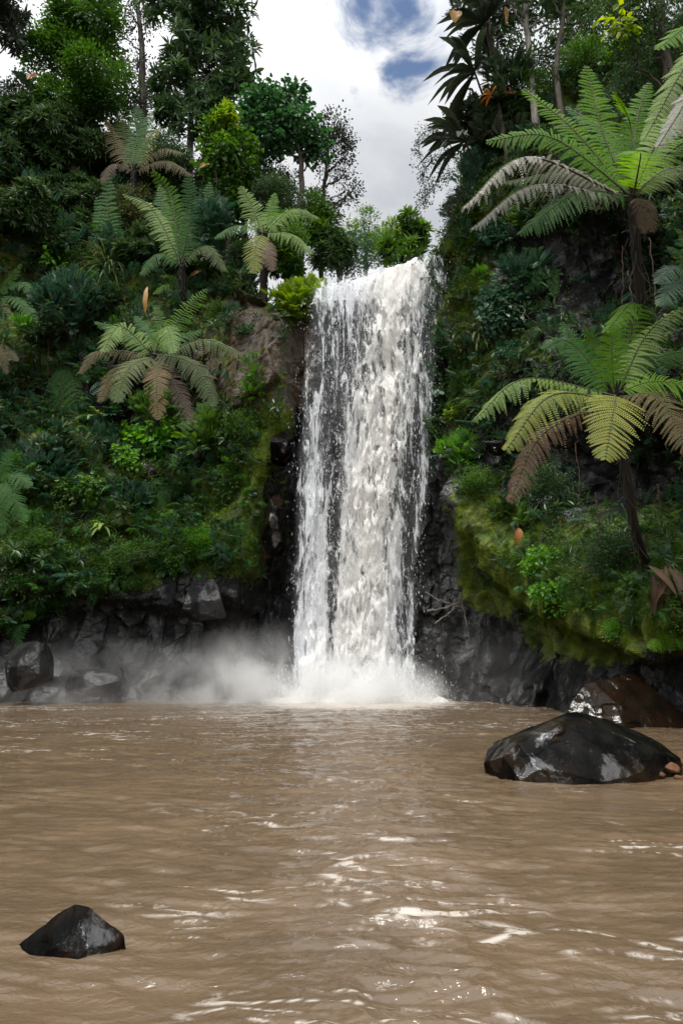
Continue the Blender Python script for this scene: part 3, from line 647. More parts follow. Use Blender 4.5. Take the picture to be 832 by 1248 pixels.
def tree_fern(label, crown, Y, fronds, trunk=None, r=.13, pairs=34, m=13, name='tree_fern', cat='tree fern', group=None, skirt=12):
    C = at(*crown, Y)
    base = trunk[-1] if trunk else C
    root = thing(name, label, cat, base, group)
    if trunk:
        mb = MB(); pts = path([C + [0, 0, .05]] + trunk, 26); tube(mb, pts, np.linspace(r * .8, r * 1.15, 26), 14, None, .12)
        for k in range(skirt * 3):
            i = rng.integers(0, 20); p0 = pts[i] + rng.standard_normal(3) * r * .6; ln = rng.uniform(.4, 1.3)
            tube(mb, path([p0, p0 + [rng.normal() * .06, rng.normal() * .06, -ln * .5], p0 + [rng.normal() * .12, rng.normal() * .12, -ln]], 5), rng.uniform(.006, .016), 4)
        mb.build('trunk', M['fernbark'], root, True, base)
        mb = MB()
        for k in range(14):
            a = rng.uniform(0, 6.28); e = np.array([math.cos(a), math.sin(a), 0]); p0 = C + e * r * .5
            tube(mb, path([p0, p0 + e * .12 + [0, 0, .22], p0 + e * .22 + [0, 0, .30]], 6), [.03, .028, .024, .02, .016, .008], 6)
        mb.build('crown_buds', M['fernbark'], root, True, base)
    for k in range(2 if trunk and Y < 20 else 0):
        a = rng.uniform(3.3, 6.1); ln = rng.uniform(.7, 1.3) * (r / .15 if Y < 20 else .7); e = np.array([math.cos(a), math.sin(a), 0])
        frond(root, C - [0, 0, .1 + .1 * k], C + e * .45 * ln - [0, 0, .35 * ln], C + e * .5 * ln - [0, 0, 1.3 * ln], .2, 'rust', base, pairs=26, m=8, droop=.7, label='dead brown frond hanging down against the trunk')
    for f in fronds:
        (mx, my, md), (tx, ty, td), hw, mat = f[:4]; kw = f[4] if len(f) > 4 else {}
        frond(root, C + rng.standard_normal(3) * r * .35, at(mx, my, Y + md), at(tx, ty, Y + td), hw, mat, base, **{**dict(pairs=pairs, m=m), **kw})
    return root

# ---- shrubs, trees
def cloud(n, k=None, r=(.28, .5)):
    k = k or int(rng.integers(9, 15)); cc = unit(rng.standard_normal((k, 3))) * (rng.uniform(.25, 1, k) ** .5 * .78)[:, None]; cr = rng.uniform(*r, k)
    w_ = cr ** 2 / (cr ** 2).sum(); i = rng.choice(k, n, p=w_); d_ = unit(rng.standard_normal((n, 3)) + [0, 0, .25]); rad = rng.uniform(.2, 1, n) ** .45
    return cc[i] + d_ * (rad * cr[i])[:, None], d_
def shrub(label, px, py, rx, ry, kind, mat, size, n, name='shrub', cat='shrub', group=None, up=.5, out=None, stems=5, droop=0, bark='twig', Y=None, bias=0.):
    if Y is None:
        h_, nn = hit(px, py + ry * .35)
        if h_ is None: h_, nn = at(px, py, 30), np.array([0, -1, 0.])
    else: h_ = at(px, py + ry * .35, Y); nn = np.array([0, -.8, .6])
    s = mpp(h_); Rx, Rz = rx * s, ry * s; Ry = min(Rx, Rz) * .8 if out is None else out
    hn = unit(np.array([nn[0], nn[1], 0]) + 1e-6)
    cen = h_ + hn * Ry * .55 + np.array([0, 0, Rz * .35]); base = h_
    root = thing(name, label, cat, base, group)
    n = int(n * 1.15); o_, d_ = cloud(n); o_ *= 1.12
    pos = cen + o_ * np.array([Rx, Ry, Rz]); keep = (pos - h_) @ hn > -.3 * Ry
    pos = pos[keep]; d_ = d_[keep]
    dirs = .6 * unit(pos - (base + [0, 0, -.2 * Rz])) + .7 * d_ + np.array([0, 0, up - droop]) + .35 * rng.standard_normal(pos.shape)
    mb = MB(); sprigs(mb, kind, pos, dirs, size * rng.uniform(.7, 1.25, len(pos)), up=hn * .7 + np.array([0, 0, 1.]), bias=bias)
    fo = mb.build('foliage', M[mat], root, False, base)
    if stems:
        mb = MB()
        for k in range(stems):
            e = pos[rng.integers(0, len(pos))]; tube(mb, path([base - hn * .1, (base + e) / 2 + rng.standard_normal(3) * .08, e], 8), np.linspace(.02, .007, 8) * max(1, Rx), 5)
        mb.build('stem', M[bark], root, True, base)
    return root
def tree(label, Y, trunk, lobes, kind, mat, size, dens, bark='trunk', r=.22, name='tree', group=None, limb=.06, gaps=.0, bias=0., up=.35, cat='tree', twig=True, ground_base=True):
    if Y is None: Y = hit(*trunk[-1])[0][1] - .4; ground_base = False
    tp = [at(x_, y_, Y + (q[0] if q else 0)) for x_, y_, *q in trunk]
    if not ground_base: tp.append(hit(trunk[-1][0] + 4, trunk[-1][1] + 14)[0])
    b = tp[-1].copy()
    if ground_base:
        gz = ground(b[0], b[1])
        if gz < b[2] - .05: b[2] = gz - .2; tp.append(b.copy())
    tp = tp[::-1]; base = tp[0]; root = thing(name, label, cat, base, group)
    mb = MB(); pts = path(tp, 24); pts[1:-1] += rng.standard_normal((22, 3)) * r * .12; tube(mb, pts, np.linspace(r * 1.15, r * .45, 24), 10, None, .05)
    cm = MB(); s = mpp(pts[-1])
    for lb in lobes:
        lx, ly, lr = lb[:3]; dY = lb[3] if len(lb) > 3 else rng.uniform(-1, 1) * lr * s * .6; flat = lb[4] if len(lb) > 4 else .8
        c = at(lx, ly, Y + dY); Rr = lr * mpp(c)
        j = np.argmin(np.linalg.norm(pts[8:] - c, axis=1)) + 8; j = max(8, j - 3)
        q = path([pts[j], (pts[j] + c) / 2 + [0, 0, -.12 * Rr], c], 9, .05); tube(mb, q, np.linspace(limb, limb * .35, 9), 6)
        if twig:
            for k in range(7):
                e = c + unit(rng.standard_normal(3)) * Rr * .8; tube(mb, path([q[rng.integers(5, 9)], (c + e) / 2 + rng.standard_normal(3) * .1, e], 6), np.linspace(limb * .35, limb * .1, 6), 4)
        n = int(dens * Rr * Rr) + 8; o_, d_ = cloud(n, int(rng.integers(7, 12)), (.25, .52))
        pos = c + o_ * 1.25 * Rr * np.array([1.08, 1, flat])
        if gaps:
            kp = perlin(pos * 1.3 / max(.6, Rr * .5), 91) > -.32 + gaps * .8; pos = pos[kp]; d_ = d_[kp]
        if len(pos): sprigs(cm, kind, pos, .6 * unit(pos - c) + .7 * d_ + np.array([0, 0, up]) + .4 * rng.standard_normal(pos.shape), size * rng.uniform(.7, 1.25, len(pos)), bias=bias)
    mb.build('trunk', M[bark], root, True, base); cm.build('crown', M[mat], root, False, base)
    return root

# ------------------------------------------------------------------ undergrowth (uncountable)
U0, V0 = rng.integers(0, NU - 1, 420000), rng.integers(0, NV - 1, 420000)
G3 = Q.reshape(NU, NV, 3); fu, fv_ = rng.random(420000)[:, None], rng.random(420000)[:, None]
Pa, Pb, Pc = G3[U0, V0], G3[U0 + 1, V0], G3[U0, V0 + 1]; e1, e2 = Pb - Pa, Pc - Pa
area = np.linalg.norm(np.cross(e1, e2), axis=1); PS = Pa + e1 * fu + e2 * fv_
Gb = (P.reshape(NU, NV, 3)); ON = out.reshape(NU, NV, 3)[U0, V0]
ppx, ppy = proj(PS); infront = (PS[:, 1] > 2)
def E(cx, cy, rx, ry, p_=3): return np.exp(-(((ppx - cx) / rx) ** 2 + ((ppy - cy) / ry) ** 2) ** (p_ / 2))
nl = fbm(PS * .55, 3, 71); nm = fbm(PS * 1.6, 2, 72)
yb = np.interp(ppx, [0, 120, 200, 300], [765, 735, 690, 700])
left = (PS[:, 0] < -2.4); right = (PS[:, 0] > 3.8) & ~((PS[:, 1] > 31) & (PS[:, 0] < 5))
D0 = np.where(left | right, 1.0, 0)
D0 = D0 * np.where(left, 1 - sst(yb - 15, yb + 15, ppy), 1)
zbs = np.interp(PS[:, 0], [3.8, 4.4, 5.2, 6.0, 7.3, 8.6, 12], [8.6, 7.6, 4.7, 3.2, 1.9, 1.4, 1.0]) + .2
D0 = D0 * np.where(right, sst(zbs, zbs + .6, PS[:, 2]), 1)
for (cx, cy, rx, ry, k) in [(320, 425, 52, 90, .93), (265, 450, 40, 60, .8), (330, 640, 24, 130, .95), (250, 735, 50, 35, .8), (195, 480, 65, 65, .88), (35, 370, 70, 60, .55), (50, 470, 60, 40, .55), (150, 330, 30, 50, .5),
                            (728, 330, 95, 80, .96), (750, 565, 100, 75, .92), (600, 640, 45, 80, .75), (600, 380, 20, 80, .5), (560, 420, 14, 130, .3), (620, 540, 30, 40, .5), (200, 600, 50, 30, .5), (690, 640, 40, 40, .5)]:
    D0 = D0 * (1 - k * E(cx, cy, rx, ry))
inview = (ppx > -140) & (ppx < 972) & (ppy > -60)
D0 = D0 * np.where(inview, 1, .12) * infront * (PS[:, 1] < 46)
clump = .15 + 1.15 * sst(-.25, .35, nl + .5 * nm)
def pick(w, n):
    w = np.maximum(w, 0) * area; w = w / w.sum(); i = rng.choice(len(w), n, replace=False if (w > 0).sum() > n else True, p=w); return i
def under(label, name, mat, kind, w, n, size, offs, up=.5, bias=0.):
    i = pick(w, n); p_ = PS[i]; o_ = ON[i]
    off = offs * np.clip(.2 + 2.0 * (nl[i] + .2) + .35 * rng.standard_normal(n), 0, 2)
    far_ = np.clip(np.hypot(p_[:, 0], p_[:, 1]) / 25, .6, 1.6)
    mb = MB(); sprigs(mb, kind, p_ + o_ * off[:, None], o_ * .8 + np.array([0, 0, up]) + .55 * rng.standard_normal((n, 3)), size * far_ * rng.uniform(.6, 1.35, n), up=(0, -.3, 1), bias=bias)
    tag(mb.build(name, M[mat], None, False), label, 'undergrowth', None, 'stuff')
lowleft = left * sst(520, 640, ppy); hi = 1 - sst(330, 520, ppy)
mossy = right * sst(600, 680, ppy)
under('dark glossy small leaves crowding the cliff', 'leafy_undergrowth', 'dark', 'rosette', D0 * clump * (1 - .7 * mossy) * (1 - .5 * lowleft), 12000, .30, .55)
under('dark blue green leaflets on the shaded cliff', 'leafy_undergrowth', 'bluedark', 'pinnate', D0 * clump * (1 - .6 * mossy) * (1 - .3 * lowleft), 7000, .42, .6)
under('dull olive twiggy leaves on the slopes', 'leafy_undergrowth', 'olive', 'small', D0 * clump * (.5 + hi), 7000, .34, .5)
under('mid green small leaves creeping over the cliff', 'leafy_undergrowth', 'mid', 'small', D0 * sst(-.1, .3, nm) * (.35 + 1.0 * lowleft + 1.0 * mossy), 9500, .26, .3)
under('small fern sprays rooted in the cliff', 'fern_undergrowth', 'ferndeep', 'fernlet', D0 * clump * (.4 + lowleft), 4200, .55, .35, -.1)
mossS = np.clip(moss.reshape(NU, NV)[U0, V0] + .5 * nm, 0, 1) ** 2 * inview * (PS[:, 1] < 30) * (ppy > 240)
under('fuzzy moss cushions on the cliff ledges', 'moss_cushions', 'mossleaf', 'tiny', mossS, 15000, .11, .04)
under('fine mid green leaves matting the mossy overhang', 'moss_tufts', 'mid', 'tiny', D0 * (1.6 * mossy + .4 * lowleft * sst(-.1, .3, nm)) + 1e-9, 9000, .16, .12)
under('tiny bright green leaves over the moss', 'moss_tufts', 'lime', 'tiny', np.maximum(np.minimum(soil * 0, 1).max() + 0 * D0, D0) * (1.3 * E(235, 680, 60, 60) + 1.0 * E(330, 540, 30, 70) + .35 * lowleft * sst(0, .3, nm) + .7 * mossy * sst(.0, .3, nm) + .8 * E(575, 330, 20, 80) + .5 * E(360, 330, 40, 30)), 7000, .15, .12)
print('undergrowth', time.time() - T0)

# ------------------------------------------------------------------ tree ferns
def Z(o, s, pts): return pts
A = 14.5
tree_fern('largest tree fern, with bright green upright fronds and two grey withered ones, upper right', (770, 243), A, [
    ((700, 160, .3), (637, 108, .6), .5, 'fern', dict(hint=(.25, -1, .25), gap=.75)), ((735, 165, .4), (714, 80, .6), .55, 'fern', dict(hint=(.1, -1, .1), gap=.75)), ((672, 168, -.2), (592, 172, .0), .46, 'fern', dict(hint=(.1, -1, .3), gap=.75)),
    ((644, 192, -.8), (562, 254, -1.4), .42, 'ferngrey', dict(droop=.9, label='withered grey frond arching furthest to the left', hint=(0, -.2, 1))),
    ((652, 226, -.6), (572, 280, -1.2), .36, 'ferngrey', dict(droop=.9, label='lower grey withered frond', hint=(0, -.2, 1))),
    ((700, 210, .6), (612, 222, 1.2), .45, 'fernolive', dict(droop=.6)), ((705, 235, -.4), (632, 285, -.6), .42, 'ferndeep', dict(droop=.6)),
    ((768, 155, .4), (748, 112, -.6), .45, 'fern', dict(hint=(.2, -.8, .5))), ((775, 150, .8), (790, 100, 1.2), .45, 'fern'),
    ((808, 160, .2), (850, 120, .3), .45, 'fernpale'), ((818, 205, -.2), (905, 205, -.6), .42, 'fernolive', dict(droop=.5)), ((800, 215, -.8), (856, 208, -1.6), .2, 'fernolive'),
    ((830, 175, .8), (930, 150, 1.6), .5, 'fern'), ((755, 175, 1.5), (690, 130, 3.0), .5, 'ferndeep'),
    ((780, 190, -1.2), (775, 185, -2.6), .5, 'fern')],
    [at(776, 320, 15.0), at(788, 420, 16.2), hit(795, 480)[0]], .13, 40, 16)
tree_fern('wide spreading tree fern with pale and yellowed fronds at mid height on the right cliff', (749, 484), 15, [
    ((640, 462, -.5), (577, 512, -1.0), .40, 'fernpale', dict(droop=.75, hint=(0, -.5, 1))), ((672, 482, -1.0), (616, 548, -1.8), .42, 'fernyellow', dict(droop=.6, hint=(0, -.9, .7), label='yellowing frond pointing down and left')),
    ((748, 492, -1.5), (737, 560, -2.4), .58, 'fernyellow', dict(hint=(0, -.8, .6), droop=.25, label='broad yellow brown frond hanging straight down')),
    ((800, 484, -1.0), (842, 552, -1.6), .52, 'fernbrown', dict(hint=(0, -.8, .6), droop=.3, label='browned frond hanging at lower right')),
    ((695, 418, .2), (662, 425, .0), .50, 'ferndeep', dict(hint=(0, -.8, .5))), ((772, 372, .3), (737, 404, -.4), .42, 'fern', dict(hint=(0, -.5, .9), droop=.6)),
    ((745, 440, -.2), (747, 398, -.4), .42, 'fern', dict(hint=(0, -1, .1))), ((790, 405, .0), (850, 362, -.2), .40, 'fernpale', dict(hint=(0, -.6, .8), droop=.6)),
    ((792, 440, .5), (848, 425, .8), .42, 'ferndeep'), ((662, 528, -.2), (620, 612, -.4), .36, 'rust', dict(droop=.6, hint=(0, -.7, .7), label='dead brown frond drooping lowest on the left')),
    ((712, 440, .9), (685, 392, 1.6), .42, 'ferndeep'), ((770, 440, .8), (800, 400, 1.4), .45, 'ferndeep'), ((800, 465, -.3), (880, 480, -.6), .5, 'fern'), ((725, 420, .4), (712, 402, .2), .4, 'fern', dict(hint=(0, -1, .2))),
    ((700, 480, .6), (640, 500, 1.0), .36, 'fernolive', dict(droop=.5))],
    [at(760, 560, 15.4), at(772, 640, 15.9), hit(790, 700)[0]], .10, 34, 16)
tree_fern('tree fern reaching in from the right frame edge above the largest tree fern', (905, 70), 13, [
    ((850, 62, -.3), (783, 172, -.8), .38, 'fernpale', dict(droop=.7)), ((860, 90, -.6), (800, 180, -1.2), .34, 'ferngrey', dict(droop=.8, label='grey withered frond tip')), ((850, 30, 0), (800, 60, 0), .42, 'fern'),
    ((870, 100, .5), (835, 150, .5), .4, 'fernpale', dict(droop=.6)), ((960, 20, 0), (1040, 40, 0), .45, 'fern'), ((920, 10, 0), (940, -60, 0), .45, 'fern'), ((870, 20, .5), (830, -40, 1), .45, 'fern'), ((950, 90, 0), (1000, 170, 0), .4, 'fern')],
    [at(925, 200, 13.5), at(935, 330, 14), np.array([9.9, 14.2, 4.5])], .15, 34, 13)
tree_fern('drooping tree fern with grey green and browned fronds centred on the left cliff', (189, 434), 23.6, [
    ((122, 428, -.4), (98, 455, -.8), .34, 'fernbrown', dict(droop=.5, label='brown frond at far left')), ((148, 398, -.3), (126, 428, -1.0), .5, 'fernpale', dict(hint=(0, -.9, .5), droop=.4)),
    ((146, 403, .3), (116, 392, .6), .36, 'ferndeep'), ((158, 448, -.9), (142, 490, -1.4), .5, 'fernolive', dict(hint=(0, -1, .6), droop=.3)), ((143, 450, -.4), (121, 490, -.8), .36, 'fernbrown', dict(droop=.4, hint=(0, -1, .6))),
    ((191, 466, -1.0), (193, 511, -1.4), .46, 'fernbrown', dict(hint=(0, -1, .5), droop=.2)), ((214, 470, -.7), (233, 514, -1.1), .42, 'rust', dict(hint=(0, -1, .5), droop=.3, label='dark brown dead frond')),
    ((236, 444, -.8), (262, 495, -1.3), .5, 'fernolive', dict(hint=(0, -.8, .7), droop=.4)), ((248, 414, .0), (297, 432, -.2), .40, 'fernolive', dict(droop=.9)),
    ((220, 386, .5), (252, 352, .9), .42, 'fern', dict(gap=.45, droop=.3, hint=(.3, -.8, .4))), ((202, 398, -.6), (212, 430, -1.4), .42, 'fernpale', dict(hint=(0, -1, .5), droop=.3)),
    ((182, 405, .6), (165, 385, 1.0), .4, 'ferndeep'), ((196, 400, .6), (190, 372, 1.0), .38, 'fern', dict(gap=.5)), ((215, 412, .4), (245, 402, .9), .4, 'ferndeep')],
    [at(190, 480, 24.2), hit(192, 520)[0]], .16, 30, 11)
tree_fern('tree fern with three tall upright pale green fronds high on the left slope', (222, 325), 28, [
    ((186, 255, .2), (151, 236, .2), .5, 'fernpale', dict(droop=.5)), ((208, 240, .3), (186, 208, .0), .6, 'fern', dict(hint=(-.3, -1, .2), droop=.4)), ((231, 268, -.3), (230, 214, -.6), .62, 'ferndeep', dict(hint=(0, -1, .1), droop=.3)),
    ((245, 265, .4), (256, 222, .6), .5, 'ferndeep', dict(hint=(0, -1, .2))), ((200, 262, 1), (195, 225, 1.6), .5, 'ferndeep'), ((250, 300, -.4), (275, 330, -.8), .4, 'fernolive', dict(droop=.6)), ((195, 310, -.4), (172, 335, -.8), .4, 'ferndeep', dict(droop=.6))],
    [at(223, 350, 28.4), hit(224, 375)[0]], .16, 30, 10)
tree_fern('tree fern with arching fronds beside the left lip of the waterfall', (321, 286), 27.2, [
    ((307, 252, .1), (293, 227, .1), .5, 'fernpale', dict(hint=(0, -1, .3))), ((356, 255, -.2), (388, 266, -.4), .48, 'fernpale', dict(droop=.9)), ((353, 286, -.6), (380, 309, -1.0), .4, 'fernpale', dict(droop=.6)),
    ((312, 300, -.7), (310, 333, -1.2), .5, 'fernyellow', dict(hint=(0, -1, .4), droop=.3)), ((338, 262, .6), (362, 262, 1), .45, 'fern'), ((290, 275, .2), (262, 290, -.2), .4, 'ferndeep', dict(droop=.6)),
    ((326, 305, -.8), (332, 330, -1.2), .4, 'rust', dict(hint=(0, -1, .4), label='rusty dead frond hanging below the crown')), ((330, 255, .8), (335, 235, 1.2), .4, 'fern')],
    [at(321, 315, 27.6), hit(322, 345)[0]], .15, 28, 10)
tree_fern('tree fern with orange brown tipped fronds high on the left slope under the tallest trees', (163, 208), 31, [
    ((168, 165, .1), (167, 128, .2), .6, 'ferndeep', dict(hint=(0, -1, .2))), ((143, 175, .1), (130, 146, .0), .5, 'fernbrown', dict(gap=.6, droop=.6)), ((180, 172, .2), (196, 154, .3), .5, 'fernyellow', dict(droop=.5)),
    ((196, 182, -.2), (224, 187, -.6), .42, 'fernbrown', dict(droop=.8)), ((200, 196, -.4), (234, 214, -.8), .42, 'fernbrown', dict(droop=.8)), ((150, 160, .6), (145, 135, 1), .5, 'fernolive'), ((140, 200, -.4), (125, 222, -.8), .4, 'rust', dict(droop=.6)), ((178, 160, .8), (185, 135, 1.2), .5, 'ferndeep')],
    [at(163, 240, 31.4), hit(163, 275)[0]], .17, 28, 9)
print('ferns', time.time() - T0)
def fern(label, c, Y, fr, name='fern', **k): return tree_fern(label, c, Y, fr, None, .08, k.pop('pairs', 26), k.pop('m', 8), name, 'fern', **k)
def Yh(px, py, d_=.5):
    h_, _ = hit(px, py); return (h_[1] if h_ is not None else 28) - d_
y_ = Yh(131, 335, .4)
fern('narrow upright cone shaped dark fern left of the tall fronded tree fern', (131, 340), y_, [((131, 270, 0), (131, 212, 0), .62, 'ferndeep', dict(hint=(0, -1, .1), droop=.3)), ((124, 285, .3), (118, 240, .4), .4, 'ferndeep', dict(hint=(0, -1, .2))), ((139, 290, .3), (145, 250, .5), .4, 'ferndeep', dict(hint=(0, -1, .2)))])
y_ = Yh(208, 350, .7)
fern('small bright fern sprays above the drooping tree fern', (228, 358), y_, [((208, 346, -.2), (187, 358, -.5), .3, 'fern', dict(droop=.4)), ((212, 338, 0), (196, 336, 0), .28, 'fern'), ((226, 342, 0), (220, 330, 0), .25, 'fern'), ((240, 345, 0), (248, 350, -.2), .25, 'ferndeep')])
y_ = Yh(85, 470, .6)
fern('trailing blue green fern hanging left of the drooping tree fern', (82, 440), y_, [((76, 475, -.3), (80, 520, -.2), .42, 'ferndeep', dict(hint=(0, -1, .5))), ((92, 480, -.3), (98, 555, -.2), .42, 'ferndeep', dict(hint=(0, -1, .5))), ((66, 470, -.3), (60, 510, -.2), .35, 'ferndeep', dict(hint=(0, -1, .5))), ((84, 425, .2), (90, 405, .2), .3, 'ferndeep')])
y_ = Yh(20, 350, 1.0)
fern('broad dark fern at the left frame edge below the glossy shrubs', (-6, 362), y_, [((22, 345, -.3), (52, 360, -.6), .45, 'ferndeep'), ((20, 365, -.5), (48, 392, -.8), .4, 'ferndeep'), ((12, 340, 0), (26, 322, 0), .4, 'mid'), ((5, 380, -.5), (20, 430, -.8), .4, 'fernolive', dict(hint=(0, -1, .5))), ((-20, 340, 0), (-50, 350, 0), .4, 'ferndeep')])
y_ = Yh(10, 450, 1.0)
fern('browned frond clump at the left frame edge', (-4, 420), y_, [((8, 425, -.2), (22, 440, -.4), .25, 'fernbrown'), ((4, 432, -.4), (8, 456, -.5), .25, 'fernbrown', dict(hint=(0, -1, .5))), ((-12, 425, 0), (-30, 450, 0), .25, 'ferndeep')])
y_ = Yh(20, 745, .5)
fern('low fern just above the boulder at the lower left', (20, 762), y_, [((8, 748, -.2), (-6, 762, -.3), .3, 'fern'), ((16, 742, 0), (10, 726, 0), .3, 'fern'), ((30, 745, -.1), (42, 752, -.3), .3, 'fern'), ((24, 742, 0), (30, 726, 0), .28, 'fern'), ((22, 765, -.4), (24, 790, -.5), .25, 'ferndeep', dict(hint=(0, -1, .5)))])
y_ = Yh(15, 600, .7)
fern('arching deep green fern at the left frame edge over the mossy bank', (-2, 590), y_, [((15, 578, -.2), (38, 592, -.5), .4, 'ferndeep'), ((12, 600, -.4), (32, 635, -.6), .4, 'ferndeep', dict(hint=(0, -1, .6))), ((6, 570, 0), (14, 548, 0), .35, 'ferndeep'), ((2, 605, -.4), (4, 650, -.5), .35, 'ferndeep', dict(hint=(0, -1, .6)))])
y_ = Yh(190, 570, .5)
fern('dark fern tuft in the hollow under the broad leaved bush', (205, 582), y_, [((192, 585, -.2), (178, 600, -.3), .3, 'ferndeep'), ((215, 590, -.2), (222, 612, -.3), .32, 'ferndeep', dict(hint=(0, -1, .5))), ((200, 595, -.3), (198, 622, -.4), .32, 'ferndeep', dict(hint=(0, -1, .5))), ((222, 580, 0), (236, 585, -.1), .28, 'ferndeep')])
y_ = Yh(820, 340, .8)
fern('bright fern at the right frame edge between the two big tree ferns', (850, 340), 14.6, [((822, 325, -.2), (800, 345, -.4), .3, 'bluedark'), ((825, 345, -.2), (802, 372, -.4), .3, 'bluedark'), ((830, 310, 0), (812, 300, 0), .3, 'mid'), ((835, 290, 0), (822, 278, 0), .25, 'mid')])
y_ = Yh(655, 330, .6)
fern('dark narrow fern on the shaded right wall beside the heart leaved climber', (668, 318), y_, [((650, 318, -.2), (628, 334, -.4), .28, 'ferndeep'), ((655, 332, -.3), (640, 356, -.5), .28, 'ferndeep'), ((655, 305, 0), (636, 302, 0), .28, 'ferndeep'), ((672, 335, -.3), (676, 362, -.4), .26, 'ferndeep', dict(hint=(0, -1, .5)))])
y_ = Yh(810, 780, .4)
fern('small fresh fern at the right frame edge over the pale boulder', (815, 792), y_, [((803, 782, -.1), (790, 790, -.2), .18, 'fern'), ((808, 778, 0), (800, 768, 0), .18, 'fern'), ((822, 780, -.1), (835, 786, -.2), .18, 'fern'), ((816, 775, 0), (820, 764, 0), .16, 'fern')])

# ------------------------------------------------------------------ trees
G1 = 'tall trees along the left skyline'
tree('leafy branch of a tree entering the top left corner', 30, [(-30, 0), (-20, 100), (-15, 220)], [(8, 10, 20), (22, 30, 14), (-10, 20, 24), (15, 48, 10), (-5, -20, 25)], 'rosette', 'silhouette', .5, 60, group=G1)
tree('dense ivy covered tree with a ragged green column of leaves at the upper left', 32, [(95, 10), (92, 120), (90, 230)], [(100, 20, 28), (72, 35, 24), (120, 45, 26), (92, 70, 34), (60, 75, 22), (122, 95, 28), (80, 115, 32), (112, 140, 30), (60, 130, 26), (100, -10, 26), (135, 120, 18), (75, 160, 28)], 'small', 'mid', .7, 150, group=G1, gaps=.06, bias=-.6)
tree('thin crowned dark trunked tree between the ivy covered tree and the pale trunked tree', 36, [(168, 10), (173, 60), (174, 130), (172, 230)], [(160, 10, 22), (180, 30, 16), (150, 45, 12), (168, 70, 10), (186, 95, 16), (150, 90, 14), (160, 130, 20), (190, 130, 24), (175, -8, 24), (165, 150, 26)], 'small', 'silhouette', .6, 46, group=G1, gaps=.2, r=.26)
tree('huge dark tree with a straight pale trunk, rounded crown against the sky', 34, [(233, 55), (234, 90), (233, 130), (232, 180)], [(210, 18, 28), (250, 12, 30), (280, 35, 24), (240, 45, 34), (278, 70, 26), (215, 65, 26), (250, 85, 32), (285, 95, 18), (212, 110, 26), (255, 125, 28), (275, 130, 20), (235, -10, 30), (292, 52, 12), (210, 145, 24), (245, 155, 24)], 'rosette', 'dark', .62, 46, bark='palebark', group=G1, r=.2, gaps=.08, bias=-.1)
tree('round topped tree with bright emerald heart leaves beside the thin sky tree', 31, [(352, 150), (366, 190), (367, 250), (366, 310)], [(340, 130, 22), (306, 128, 12), (385, 185, 11), (298, 145, 10), (318, 135, 18), (365, 148, 20), (340, 155, 24), (312, 158, 16), (378, 168, 12), (355, 122, 14), (325, 120, 12), (370, 182, 12), (328, 175, 16)], 'broad', 'emerald', .52, 95, group=G1, r=.2)
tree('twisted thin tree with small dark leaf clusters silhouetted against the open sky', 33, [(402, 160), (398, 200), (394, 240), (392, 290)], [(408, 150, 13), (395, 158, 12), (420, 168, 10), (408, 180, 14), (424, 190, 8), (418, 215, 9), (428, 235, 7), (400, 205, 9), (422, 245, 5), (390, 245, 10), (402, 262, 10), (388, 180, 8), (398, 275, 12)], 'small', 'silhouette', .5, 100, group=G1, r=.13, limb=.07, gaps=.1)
tree('dark backing tree between the huge pale trunked tree and the emerald tree', 35, [(296, 190), (297, 240), (298, 290)], [(296, 165, 18), (285, 185, 22), (310, 190, 20), (300, 215, 24), (285, 240, 22), (320, 235, 18)], 'small', 'dark', .6, 60, group=G1, bias=-.1)
tree('leaning bough with dark leaves low behind the emerald leaved tree', 32, [(350, 210), (352, 250), (352, 300)], [(330, 225, 18), (350, 235, 16), (328, 205, 16), (345, 212, 14), (318, 230, 16), (340, 255, 18), (320, 250, 16), (360, 262, 12)], 'small', 'dark', .4, 90, group=G1)
tree('vine smothered column with a yellow green leafy top left of the emerald tree', 29.5, [(278, 150), (277, 220), (276, 300)], [(277, 160, 18), (262, 172, 14), (295, 180, 16), (276, 190, 22), (275, 220, 22), (268, 245, 20), (286, 250, 18), (296, 215, 14), (262, 200, 14), (285, 232, 18), (270, 270, 20)], 'broad', 'mid', .44, 120, group=G1, bias=-.32)
shrub('yellow green sprig cluster crowning the vine smothered column', 276, 152, 13, 18, 'rosette', 'lime', .4, 60, Y=29.2, cat='vine', name='vine_top')
G2 = 'distant trees in the gorge behind the lip of the fall'
tree('rounded distant tree top just left of centre behind the waterfall lip', 44, [(445, 290), (446, 330)], [(443, 268, 12), (452, 285, 16), (435, 290, 14), (465, 300, 18), (445, 310, 18)], 'small', 'mid', .5, 70, group=G2)
tree('leafy distant tree with drooping branches right behind the waterfall lip', 41, [(495, 290), (497, 330)], [(500, 275, 14), (485, 288, 14), (515, 285, 9), (495, 305, 20), (478, 305, 14), (512, 300, 8)], 'rosette', 'mid', .6, 60, group=G2, bias=.1)
tree('dark bluish distant bush mass between the left lip and the rounded tree top', 38, [(412, 300), (414, 335)], [(400, 290, 18), (420, 300, 18), (385, 300, 16), (410, 318, 18), (430, 320, 16), (440, 300, 10)], 'small', 'bluedark', .5, 80, group=G2)
tree('pale feathery tree top poking out furthest back behind the lip', 50, [(470, 290), (470, 330)], [(470, 285, 14), (480, 296, 14), (458, 296, 10), (425, 275, 8)], 'pinnate', 'fernpale', .6, 45, group=G2)
G3_ = 'trees hanging over the right cliff top'
tree('tree with a smooth grey trunk rising above the largest tree fern at upper right', None, [(636, -40), (641, 30), (646, 80), (652, 150)], [(600, -30, 40), (650, -40, 50), (690, -10, 30), (620, 5, 20), (680, 20, 20)], 'pinnate', 'dark', .5, 60, bark='palebark', group=G3_, r=.17, gaps=.15)
